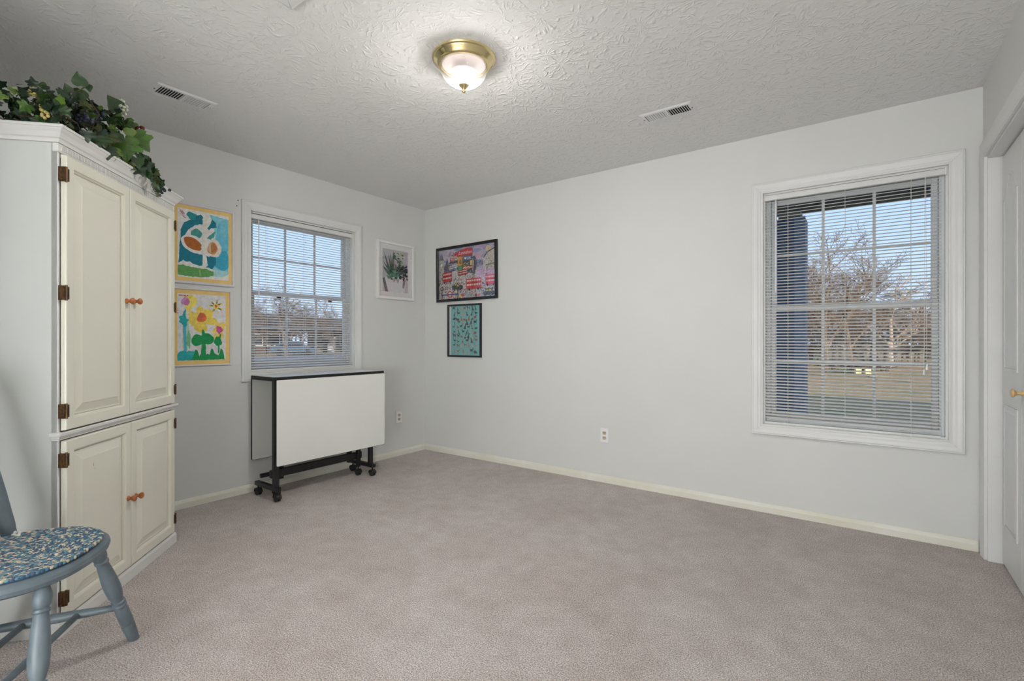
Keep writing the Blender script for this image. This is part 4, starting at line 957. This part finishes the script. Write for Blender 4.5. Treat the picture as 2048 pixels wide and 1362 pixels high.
# larger leaves hanging over the crown at the front
for s_, z_, sz, mi, tx, tz in ((.355, 2.04, .105, 1, .15, -1), (.425, 2.09, .092, 1, .8, -.4), (.24, 1.955, .058, 2, -.2, -1), (.20, 1.985, .05, 0, .4, -1), (.28, 1.965, .055, 8, .1, -1), (.37, 2.09, .05, 4, 0, -1), (.405, 1.950, .055, 5, -.6, -.7), (.44, 1.945, .055, 2, .7, -.5), (.47, 1.955, .055, 2, .8, .1), (.15, 1.965, .045, 0, .5, -1), (.08, 1.955, .045, 2, .4, -1), (.50, 1.965, .05, 2, .7, .5), (.30, 2.04, .06, 0, -.4, -1), (.42, 1.975, .05, 3, .3, -1), (.46, 1.985, .05, 0, 1, .3), (.26, 2.015, .055, 5, .3, -1)):
    p = KI((s_, .035+rd.uniform(-.01, .02), z_)); add_leaf(p, TOCAM(p)+Vector((rd.uniform(-.25, .25), rd.uniform(-.25, .25), .25)), CU*tx+Vector((0, 0, tz)), sz, mi)
# trailing tuft near the right end
tuft = [KI((.50, .02, 1.95)), KI((.56, .045, 1.945)), KI((.60, .055, 1.915)), KI((.635, .055, 1.895))]
build('stem', MB().tube(tuft, .0022, 5), 'stem_brown', gar)
for k in range(26):
    s_ = rd.uniform(.48, .655); p = KI((s_, .045+rd.uniform(-.015, .02), 1.955-(s_-.48)*.30+rd.uniform(-.035, .030)))
    add_leaf(p, TOCAM(p)+Vector((rd.uniform(-.7, .7), rd.uniform(-.7, .7), rd.uniform(-.3, .7))), Vector((rd.uniform(-1, 1), rd.uniform(-1, 1), rd.uniform(-1, .6))), rd.uniform(.022, .042), rd.choice((0, 2, 3, 2, 5)))
loop = [KI((.575+.025*cos(a), .055, 1.89+.022*sin(a))) for a in [2.6+i*.55 for i in range(9)]]
build('tendril', MB().tube(loop, .0015, 5), 'stem_brown', gar)
# upright sprig against the ceiling
sprig = [KI((.05, -.03, 2.05)), KI((.10, -.02, 2.11)), KI((.145, -.01, 2.145)), KI((.18, -.005, 2.185))]
build('stem', MB().tube(sprig, .0025, 5), 'stem_green', gar)
for p, sz, tx, tz in ((sprig[2], .055, -.2, -1), (sprig[2]+Vector((0, 0, .015)), .055, -.4, 1), (sprig[3], .03, .5, -1), (sprig[1], .035, -.8, .6)): add_leaf(p, TOCAM(p), CU*tx+Vector((0, 0, tz)), sz, 3)
yst = [KI((.03, -.28, 2.08)), KI((-.01, -.30, 2.13)), KI((-.06, -.30, 2.155))]
build('stem', MB().tube(yst, .0022, 5), 'flower_yellow', gar)
# white blossom spray
for s_, n_, z_ in ((.40, .0, 2.215), (.41, .01, 2.195), (.415, .0, 2.175), (.385, .01, 2.185), (.425, .0, 2.205), (.03, -.10, 2.07), (.02, -.06, 2.01), (.0, -.04, 1.975)):
    p = KI((s_, n_, z_)); mb = MB()
    for k in range(6):
        a = k*pi/3+rd.random(); d = (RT*cos(a)+Vector((0, 0, 1))*sin(a))*.011; mb.ell(p+d, (.007, .007, .007), 6, 4)
    build('blossom', mb, 'flower_white' if s_ > .1 else 'flower_yellow', gar, smooth=True)
add_leaf(KI((.39, .0, 2.175)), TOCAM(KI((.33, -.1, 2.1))), CU*-.9+Vector((0, 0, .3)), .07, 3); add_leaf(KI((.43, .0, 2.15)), TOCAM(KI((.42, -.1, 2.1))), CU*.7+Vector((0, 0, -.5)), .065, 1)
# berries
for c, n_, m, r in ((KI((.512, .01, 2.14)), 9, 'berry_red', .0085), (KI((.66, .05, 1.908)), 4, 'berry_blue', .0075), (KI((.645, .055, 1.89)), 3, 'berry_blue', .0075), (KI((.20, .02, 2.06)), 12, 'berry_blue', .008), (KI((.12, .02, 2.02)), 10, 'berry_blue', .008), (KI((-.02, -.2, 2.10)), 5, 'berry_blue', .009)):
    for k in range(n_):
        p = c+RT*rd.uniform(-.026, .026)+Vector((0, 0, rd.uniform(-.018, .018)))+CN*rd.uniform(-.015, .015)
        build('berry', MB().ell(p, r*rd.uniform(.85, 1.15), 8, 6), m, gar, smooth=True)

# ------------------------------------------------------------------ folding drop-leaf table on casters
tab = thing('folding_table', 'white drop leaf folding table on black caster frame, folded under the window', 'table', (.21, -1.33, 0))
TY0, TY1 = -1.768, -.838; TZ = .853
build('table_top', MB().cbox(.062, .368, TY0, TY1, TZ-.006, TZ+.004, .002), 'laminate_top', tab)
e = merge(*mitred(.062, .368, TY0, TY1, [(-.0005, TZ-.024), (-.0005, TZ+.0035), (.004, TZ+.0035), (.006, TZ), (.006, TZ-.020), (.004, TZ-.024)], lambda p: Vector((p[0], p[1], p[2]))).values())
build('edge_band', e, 'black_plastic', tab)
build('under_frame', MB().cbox(.08, .35, TY0+.02, TY1-.02, TZ-.024, TZ-.0065, .002), 'black_metal', tab)
def leaf(x0, x1, name='drop_leaf'):
    mb = MB(); r = .010; poly = []
    y0, y1, z0, z1 = TY0+.004, TY1-.0, .244, .836
    for cx, cy, a0 in ((y1-r, z0+r, -pi/2), (y1-.004, z1-.004, 0), (y0+.004, z1-.004, pi/2), (y0+r, z0+r, pi)):
        rr = r if cy < .5 else .004
        for k in range(5): a = a0+pi/2*k/4; poly.append((cx+rr*cos(a), cy+rr*sin(a)))
    M = lambda p: Vector((p[2], p[0], p[1]))
    lf = build(name, mb.prism(poly, x0, x1, M), 'laminate', tab)
    pin = [((y-(y0+y1)/2)*1.0, (z-(z0+z1)/2)) for y, z in poly]; k = 1.004
    rim = MB(); n = len(poly); c = ((y0+y1)/2, (z0+z1)/2)
    o1 = [(c[0]+a*(1+.0026/abs(.46)), c[1]+b*(1+.0026/.296)) for a, b in pin]
    h0, h1 = x0+.0015, x1-.0015
    rim.add([M(Vector((*q, h))) for h in (h0, h1) for q in o1], [(i, (i+1) % n, n+(i+1) % n, n+i) for i in range(n)]+[tuple(range(n)), tuple(range(2*n-1, n-1, -1))])
    build('edge_band', rim, 'black_plastic', lf)
leaf(.376, .392); leaf(.040, .056)
FR = 'black_metal'
for y, s in ((-1.752, 1), (-.952, -1)):
    # end frame: post, cross foot, caster
    build('end_post', MB().cbox(.335, .366, y-.016, y+.016, .095, TZ-.024, .002), FR, tab)
    build('foot_bar', MB().cbox(.095, .400, y-.017, y+.017, .070, .100, .003), FR, tab)
    build('swing_leg', MB().cbox(.250, .280, y+s*.055-.014, y+s*.055+.014, .070, TZ-.024, .002), FR, tab)
    build('spacer_bar', MB().cbox(.205, .235, y+s*.110-.016, y+s*.110+.016, .110, TZ-.024, .002), FR, tab)
    for cx, cyy in ((.118, y), (.376, y), (.265, y+s*.055)):
        ca = MB(); ca.lathe([(.006, .052), (.006, .072)], 10, Matrix.Translation((cx, cyy, 0)))
        st = build('caster', ca, 'black_metal', tab)
        hood = MB()
        for sd in (-1, 1):
            hood.lathe([(0, -.0), (.023, 0), (.024, .006), (.024, .010), (.021, .013), (0, .013)], 18, lambda v, sd=sd: Vector((cx+v.x, cyy+sd*(.004+v.z), .0245+v.y)))
        build('wheel', hood, 'rubber', st, smooth=radians(40))
        hd = MB()
        arc = [(cos(a)*.028, .026+sin(a)*.028) for a in [radians(-5+i*19) for i in range(11)]]
        n = len(arc); V = [Vector((cx+a*kk, cyy+w, b if kk == 1 else .026+(b-.026)*kk)) for kk in (1, .86) for w in (-.0185, .0185) for a, b in arc]
        F = []
        for i in range(n-1): F += [(i, i+1, n+i+1, n+i), (2*n+i, 3*n+i, 3*n+i+1, 2*n+i+1), (i, 2*n+i, 2*n+i+1, i+1), (n+i, n+i+1, 3*n+i+1, 3*n+i)]
        F += [(0, n, 3*n, 2*n), (n-1, 3*n-1, 4*n-1, 2*n-1)]
        build('hood', hd.add(V, F), 'black_plastic', st)
build('stretcher', MB().cbox(.236, .262, -1.735, -.968, .135, .190, .003), FR, tab)
build('stretcher', MB().cbox(.100, .120, -1.735, -.968, .115, .145, .003), FR, tab)

# ------------------------------------------------------------------ painted chair
CHF = Vector((.62, .785, 0)).normalized()
chair = thing('windsor_chair', 'blue grey painted wooden chair with turned legs cut off at the left edge', 'chair', (1.654, -3.10, 0), atan2(CHF.y, CHF.x))
def cpart(name, mb, m='chair_paint', parent=None, smooth=radians(35)):
    o = build(name, mb, m, smooth=smooth); o.parent = parent or chair; return o
SC, SA, SB = (-.146, .002), .217, .240
def sell(k, inset=0, dz=0):
    a = 2*pi*k/56; c, s = cos(a), sin(a); e = 2/2.35
    return ((SA-inset)*math.copysign(abs(c)**e, c)+SC[0], (SB-inset)*math.copysign(abs(s)**e, s))
seat = MB(); rings = [(.10, .408), (.045, .408), (.018, .411), (.004, .420), (0, .432), (.003, .442), (.012, .449), (.03, .450), (.12, .446)]
for ins, z in rings: seat.v += [(*sell(k, ins), z) for k in range(56)]
for r in range(len(rings)-1):
    for k in range(56): seat.f.append((r*56+k, r*56+(k+1) % 56, (r+1)*56+(k+1) % 56, (r+1)*56+k)); seat.c.append(None)
seat.f += [tuple(range(55, -1, -1)), tuple((len(rings)-1)*56+k for k in range(56))]; seat.c += [None, None]
cpart('seat', seat)
LEG = [(0, .0150), (.02, .0165), (.05, .0205), (.085, .0225), (.12, .0205), (.138, .0160), (.148, .0205), (.162, .0205), (.172, .0165), (.19, .0180), (.25, .0205), (.34, .0235), (.42, .0245), (.48, .0230), (.545, .0175), (.56, .0155), (.568, .0205), (.585, .0210), (.594, .0165), (.603, .0205), (.62, .0205), (.632, .0175), (.66, .0205), (.74, .0210), (.80, .0208), (.812, .0185), (.825, .0208), (.86, .0205), (.94, .0185), (1, .0165)]
def leg(top, foot):
    top, foot = Vector(top), Vector(foot); cpart('leg', MB().tube([top.lerp(foot, q) for q, _ in LEG], [r for _, r in LEG], 18))
LF, RF = ((.0, .135, .412), (.050, .290, .0)), ((.0, -.135, .412), (.050, -.270, .0))
LB_, RB = ((-.285, .120, .412), (-.400, .205, .0)), ((-.285, -.120, .412), (-.400, -.205, .0))
for t_, f_ in (LF, RF, LB_, RB): leg(t_, f_)
def onleg(L, z): t_, f_ = Vector(L[0]), Vector(L[1]); return t_.lerp(f_, (t_.z-z)/t_.z)
def rod(a, b, r0, r1, name='stretcher'):
    a, b = Vector(a), Vector(b); qs = [i/10 for i in range(11)]
    cpart(name, MB().tube([a.lerp(b, q) for q in qs], [r0+(r1-r0)*sin(pi*q)**1.3 for q in qs], 12), smooth=True)
SL = (onleg(LF, .152), onleg(LB_, .152)); SR = (onleg(RF, .152), onleg(RB, .152))
rod(*SL, .0105, .0165); rod(*SR, .0105, .0165)
for q in (.30, .66): rod(SL[0].lerp(SL[1], q), SR[0].lerp(SR[1], q), .0095, .0115)
# back: two posts, spindles and a crest rail
PB = [(-.262, .190), (-.262, -.190)]
tops = []
for x, y in PB:
    a = Vector((x, y, .44)); b = Vector((x-.135, y*1.16, .96)); tops.append(b)
    qs = [0, .1, .3, .6, .9, 1]; cpart('back_post', MB().tube([a.lerp(b, q) for q in qs], [.0185, .0215, .0215, .018, .015, .013], 14), smooth=True)
for i in range(5):
    y = -.12+.06*i; a = Vector((-.315+.03*(abs(y)/.12)**2, y, .44)); b = Vector((-.415, y*1.12, .92)); rod(a, b, .0065, .0095, 'spindle')
cr = MB(); arc = [(-.430+.033*(y/.235)**2, y) for y in [-.235+.47*i/12 for i in range(13)]]
nA = len(arc); V = [(x+dx-(z-.94)*.25, y, z+(.018*cos(y/.235*pi/2) if z > .95 else 0)) for dx in (-.010, .010) for z in (.90, .985) for x, y in arc]
F = []
for i in range(nA-1): F += [(i, i+1, nA+i+1, nA+i), (2*nA+i, 3*nA+i, 3*nA+i+1, 2*nA+i+1), (i, 2*nA+i, 2*nA+i+1, i+1), (nA+i, nA+i+1, 3*nA+i+1, 3*nA+i)]
F += [(0, nA, 3*nA, 2*nA), (nA-1, 3*nA-1, 4*nA-1, 2*nA-1)]
cpart('crest_rail', cr.add(V, F))

# braided mat lying on the seat
mt = thing('braided_chair_mat', 'oval braided chair mat in blue, teal and cream', 'chair mat', (chair.location.x, chair.location.y, .4505), chair.rotation_euler.z)
rd = random.Random(4); mbm = MB(); BR = [(92, 124, 140), (70, 98, 124), (206, 190, 168), (106, 146, 152), (80, 112, 134), (196, 180, 156), (84, 94, 118), (122, 142, 148)]
MA, MBB = .196, .216; nr = 19
for r in range(nr):
    q = (r+.55)/nr; a_, b_ = MA*q, MBB*q; per = pi*(a_+b_)*1.05; ns = max(6, int(per/.0115)); off = rd.random()
    for k in range(ns):
        for sd in (0, 1):
            a = 2*pi*(k+off+.5*sd)/ns; c, s = cos(a), sin(a); e = 2/2.25
            rr = (sd-.5)*.0050
            x = (a_+rr)*math.copysign(abs(c)**e, c)+SC[0]+.004; y = (b_+rr)*math.copysign(abs(s)**e, s)
            tang = atan2(b_*cos(a), -a_*sin(a))+(.45 if sd else -.45)
            R = Matrix.Rotation(tang, 3, 'Z')
            ci = (k*2+sd+r*3+rd.randint(0, 1)) % len(BR)
            mbm.ell((x, y, .0075), (.0082, .0037, .0050), 6, 4, R, lin(*BR[ci]))
o = build('braids', mbm, 'braid', smooth=True, kind='stuff'); o.parent = mt
disc = MB(); disc.v = [(*(lambda p: (SC[0]+.004+(p[0]-SC[0])*.89, p[1]*.89))(sell(k)), z) for z in (.0006, .005) for k in range(56)]
disc.f = [(k, (k+1) % 56, 56+(k+1) % 56, 56+k) for k in range(56)]+[tuple(range(55, -1, -1)), tuple(range(56, 112))]; disc.c = [lin(50, 80, 100)]*58
o = build('mat_base', disc, 'braid'); o.parent = mt
for sg in (1, -1):
    mb = MB(); x, y = -.255, sg*.185
    for dx, dy in ((-.03, .012), (.024, .024)):
        mb.tube([(x+.03, y-.02*sg, .008), (x+dx*.5, y+dy*.5*sg, .012), (x+dx, y+dy*sg, .006)], [.004, .005, .006], 7)
    mb.ell((x+.002, y+.004*sg, .014), .008, 8, 5)
    o = build('tie', mb, 'cord_white', smooth=True); o.parent = mt

# ------------------------------------------------------------------ outside: house shell, porch, yard, trees, street
GZ = -.42
ground = build('lawn', MB().add([(-160, -60, GZ), (120, -60, GZ), (120, 160, GZ), (-160, 160, GZ)], [(0, 1, 2, 3)]), 'grass', kind='structure'); ground['label'] = 'winter lawn outside the windows'
hs = MB()
hs.box(RIGHTW+.9, 13.0, WT-.16, WT, GZ, 2.55); hs.box(13.0, 13.2, -9.2, WT, GZ, 2.55); hs.box(-WT, 13.2, -9.4, -9.2, GZ, 2.55); hs.box(-WT-.0, 0, -9.2, NEAR-WT, GZ, 2.55)
hs.box(-WT, RIGHTW+.9, WT, WT+.02, GZ, .0)
struct('wall_outside', hs, 'siding', 'outer walls of the house')
rf = MB(); RY, RZ = -4.6, 5.35
for a, b in (((WT+2.2, 2.50), (RY, RZ)), ((-9.8, 2.50), (RY, RZ))):
    rf.add([Vector((x, y, z+dz)) for dz in (0, .12) for x in (-.7, 13.8) for y, z in (a, b)], [(0, 1, 3, 2), (4, 6, 7, 5), (0, 4, 5, 1), (1, 5, 7, 3), (3, 7, 6, 2), (2, 6, 4, 0)])
rf.add([(-WT, WT+2.0, 2.56), (-WT, RY, RZ), (-WT, -9.4, 2.56)], [(0, 1, 2)]); rf.add([(13.2, WT+2.0, 2.56), (13.2, RY, RZ), (13.2, -9.4, 2.56)], [(0, 1, 2)])
struct('roof', rf, 'shingle', 'shingled gable roof of the house', recalc=False)
struct('porch_floor', MB().box(.8, 9.0, WT+.001, 2.15, GZ, -.16), 'concrete', 'concrete porch floor outside the large window')
pb = struct('porch_beam', MB().box(.8, 9.0, 1.76, 1.96, 2.338, 2.50), 'porch_wood', 'grey porch beam outside the large window')
struct('porch_ceiling', MB().box(.8, 9.0, WT+.022, 1.759, 2.452, 2.478), 'porch_wood', 'grey boarded porch ceiling')
for x, lab in ((3.062, 'square porch column painted with blue shade, seen through the large window'), (6.6, 'square porch column painted with blue shade, out of view past the closet')):
    cw = .132
    pc = thing('porch_column', lab, 'column', (x, 1.86, -.16))
    build('shaft', MB().cbox(x-cw, x+cw, 1.86-cw, 1.86+cw, -.06, 2.262, .008), 'column_shade_blue', pc)
    build('pale_strip', MB().cbox(x+cw-.085, x+cw+.004, 1.86-cw-.012, 1.86-cw-.0005, -.06, 2.262, .003), 'column_shade_pale', pc)  # board added to carry the lighter strip of the column
    build('base', MB().cbox(x-cw-.02, x+cw+.02, 1.86-cw-.02, 1.86+cw+.02, -.16, -.06, .008), 'column_shade_blue', pc)
    build('capital', MB().cbox(x-cw*.7, x+cw*.7, 1.86-cw*.7, 1.86+cw*.7, 2.262, 2.338, .006), 'house_white', pc)

# bare trees: a few meshes, each tree an object with trunk and branches
def make_tree(seed, h, r, levels, spread, upright, dense, nkids):
    rd = random.Random(seed); tr, br = MB(), MB()
    def grow(p, d, L, r, lev, mb):
        n = 4 if lev == 0 else 3; pts = [p]; rr = [r]
        for i in range(n):
            d = (d+Vector((rd.uniform(-1, 1), rd.uniform(-1, 1), rd.uniform(-.6, 1)*upright))*(.10 if lev == 0 else .22)).normalized(); p = p+d*L/n; pts.append(p); rr.append(r*(1-.55*(i+1)/n))
        mb.tube(pts, rr, 6 if lev == 0 else 4 if lev < 3 else 3, cap=False)
        if lev >= levels: return
        k = nkids + (2 if lev == 0 else 0)
        for i in range(k):
            q = rd.uniform(.30 if lev == 0 else .2, 1.0); j = min(int(q*n), n-1); pp = pts[j].lerp(pts[j+1], q*n-j)
            a = rd.uniform(0, 6.3); sd = Vector((cos(a), sin(a), 0)); nd = (d*(1-spread)+sd*spread+Vector((0, 0, .25*upright))).normalized()
            grow(pp, nd, L*rd.uniform(.45, .72), max(r*.48, .010), lev+1, br)
    grow(Vector((0, 0, -.1)), Vector((0, 0, 1)), h*.55, r, 0, tr)
    return tr, br
def tree_kind(i, seed, h, r, levels, spread, upright, dense, nk, m):
    t, b = make_tree(seed, h, r, levels, spread, upright, dense, nk)
    res = []
    for nm, mb in (('trunk', t), ('branches', b)):
        o = build(nm, mb, m, recalc=False); res.append(o.data); bpy.data.objects.remove(o)
    return res
KINDS = [tree_kind(0, 1, 9, .16, 5, .62, .5, 1, 4, 'bark'), tree_kind(1, 2, 8, .12, 5, .55, .8, 1, 4, 'bark'), tree_kind(2, 3, 5, .07, 5, .70, .6, 1, 4, 'bark'),
         tree_kind(3, 6, 10, .20, 4, .60, .5, 1, 4, 'bark_sunlit'), tree_kind(4, 9, 6.0, .10, 5, .75, .4, 1, 4, 'bark_dark'), tree_kind(5, 12, 4.0, .05, 5, .8, .5, 1, 4, 'bark_dark')]
def tree(px, t, k, scale, rot, label, group):
    p = at_t(px, t, z=GZ); w = thing('bare_tree', label, 'tree', p, rot, group); w.scale = (scale,)*3
    for nm, me in zip(('trunk', 'branches'), KINDS[k]):
        o = bpy.data.objects.new(nm, me); COL.objects.link(o); o.parent = w
rd = random.Random(17)
G1, G2 = 'bare trees behind the lawn', 'bare trees across the street'
ORD = ('first', 'second', 'third', 'fourth', 'fifth', 'sixth', 'seventh', 'eighth', 'ninth', 'tenth', 'eleventh', 'twelfth', 'thirteenth', 'fourteenth', 'fifteenth', 'sixteenth', 'seventeenth')
# right window
tree(1945, 15, 0, .52, 4.0, 'leafless tree whose thin branches reach into the large window from the right', G1)
tree(1650, 21, 1, .80, .4, 'slender leafless tree just right of the porch column', G1)
tree(1705, 25, 0, .72, 1.2, 'broad leafless tree in the middle of the large window', G1)
tree(1785, 27, 3, .62, 2.2, 'leafless tree with sunlight painted into its bark, towards the right of the large window', G1)
for i in range(12): tree(1560+28*i+rd.uniform(-8, 8), rd.uniform(30, 36), rd.choice((0, 1, 1, 2)), rd.uniform(.75, .95) if i < 5 else rd.uniform(.48, .68), rd.uniform(0, 6), 'leafless brown tree in the woods beyond the lawn, %s from the left' % ORD[i], G1)
for i in range(16): tree(1556+21*i+rd.uniform(-6, 6), rd.uniform(27, 33), rd.choice((5, 4, 2, 5)), rd.uniform(.62, .95), rd.uniform(0, 6), 'low dark thicket tree along the lawn edge, %s from the left' % ORD[i], G1)
for i in range(8): tree(1550+44*i, rd.uniform(38, 48), rd.choice((4, 5, 2)), rd.uniform(1.0, 1.4), rd.uniform(0, 6), 'dim leafless tree deep behind the woods, %s from the left' % ORD[i], G1)
# left window
tree(572, 44, 0, .80, 2.0, 'leafless spreading tree left of the middle of the smaller window', G2)
tree(500, 46, 1, .62, 1.0, 'leafless tree at the left edge of the smaller window', G2)
tree(672, 42, 1, .66, 3.0, 'leafless tree at the right edge of the smaller window', G2)
for i in range(9): tree(486+24*i+rd.uniform(-6, 6), rd.uniform(52, 66), rd.choice((0, 1, 2, 4)), rd.uniform(.55, .85), rd.uniform(0, 6), 'leafless tree in the row behind the street, %s from the left' % ORD[i], G2)
for i in range(8): tree(484+28*i+rd.uniform(-6, 6), rd.uniform(58, 74), rd.choice((4, 5, 5)), rd.uniform(1.0, 1.5), rd.uniform(0, 6), 'low dark thicket tree behind the street, %s from the left' % ORD[i], G2)

# brush pile with two pale yellow boxes on the lawn
bp = at_t(1712, 23.5, z=GZ); mb = MB()
for k in range(90):
    a = bp+Vector((rd.uniform(-1.3, 1.3), rd.uniform(-.5, .5), rd.uniform(.0, .35))); d = Vector((rd.uniform(-1, 1), rd.uniform(-.6, .6), rd.uniform(-.1, .55))).normalized(); mb.tube([a, a+d*rd.uniform(.3, .9)], [.025, .008], 4)
tag(build('brush_pile', mb, 'bark_dark'), 'low dark brush pile lying on the sunny lawn', 'brush pile')
for px, lab in ((1716, 'pale yellow box on the lawn, left of the pair'), (1735, 'pale yellow box on the lawn, right of the pair')):
    p = at_t(px, 22.6, z=GZ+.0); M = Matrix.Translation(p) @ Matrix.Rotation(.3, 4, 'Z')
    t_ = thing('yellow_box', lab, 'box', p, group='yellow boxes')
    build('body', MB().cbox(-.11, .11, -.11, .11, 0, .20, .01, M), 'yellow_box', t_); build('lid', MB().cbox(-.12, .12, -.12, .12, .20, .23, .006, M), 'yellow_box', t_)

# street, houses, car outside the left window
struct('street', MB().box(-44, -30, -40, 90, GZ, GZ+.03), 'asphalt', 'grey street outside the smaller window')
def house(px, t, w, d, h, rot, wm, label):
    p = at_t(px, t, z=GZ); R = Matrix.Translation(p) @ Matrix.Rotation(rot, 4, 'Z'); X = thing('house', label, 'house', p)
    build('walls', MB().box(-w/2, w/2, -d/2, d/2, 0, h, R), wm, X)
    r = MB(); o = .4; hh = d*.30
    r.add([R @ Vector(v) for v in ((-w/2-o, -d/2-o, h-.1), (w/2+o, -d/2-o, h-.1), (w/2+o, 0, h+hh), (-w/2-o, 0, h+hh), (-w/2-o, d/2+o, h-.1), (w/2+o, d/2+o, h-.1))], [(0, 1, 2, 3), (3, 2, 5, 4), (0, 3, 4), (1, 5, 2), (0, 4, 5, 1)])
    build('roof', r, 'shingle', X)
    for i in range(4):
        x = -w*.38+w*.76*i/3
        if i == 1:
            build('door', MB().box(x-.5, x+.5, -d/2-.06, -d/2, 0, 2.1, R), 'house_white', X); continue
        wi = build('window', MB().box(x-.75, x+.75, -d/2-.06, -d/2, .9, 2.3, R), 'house_white', X); build('pane', MB().box(x-.65, x+.65, -d/2-.08, -d/2-.061, 1.0, 2.2, R), 'house_glass', wi)
house(498, 58, 7, 6, 2.9, radians(60), 'house_brick', 'dark brick house across the street on the left')
house(672, 68, 7, 6, 2.8, radians(62), 'house_tan', 'tan house across the street on the right')
cp = at_t(586, 50, z=GZ+.0); R = Matrix.Translation(cp) @ Matrix.Rotation(radians(63), 4, 'Z')
car = thing('parked_car', 'small blue grey car parked across the street', 'car', cp)
prof = [(-2.1, .35), (2.1, .35), (2.15, .75), (1.3, .88), (.7, 1.38), (-.9, 1.40), (-1.7, .95), (-2.15, .9)]
build('body', MB().prism(prof, -.82, .82, lambda v: R @ Vector((v.x, v.z, v.y))), 'car_blue', car)
for sy in (-1, 1):
    build('side_window', MB().prism([(-1.4, .95), (1.05, .92), (.62, 1.30), (-.85, 1.32)], sy*.825, sy*.835, lambda v: R @ Vector((v.x, v.z, v.y))), 'house_glass', car)
    for x in (-1.3, 1.3):
        build('wheel', MB().lathe([(0, -.1), (.30, -.1), (.32, -.07), (.32, .07), (.30, .1), (0, .1)], 16, lambda v: R @ Vector((x+v.x, sy*.74+v.z, .32+v.y))), 'rubber', car)
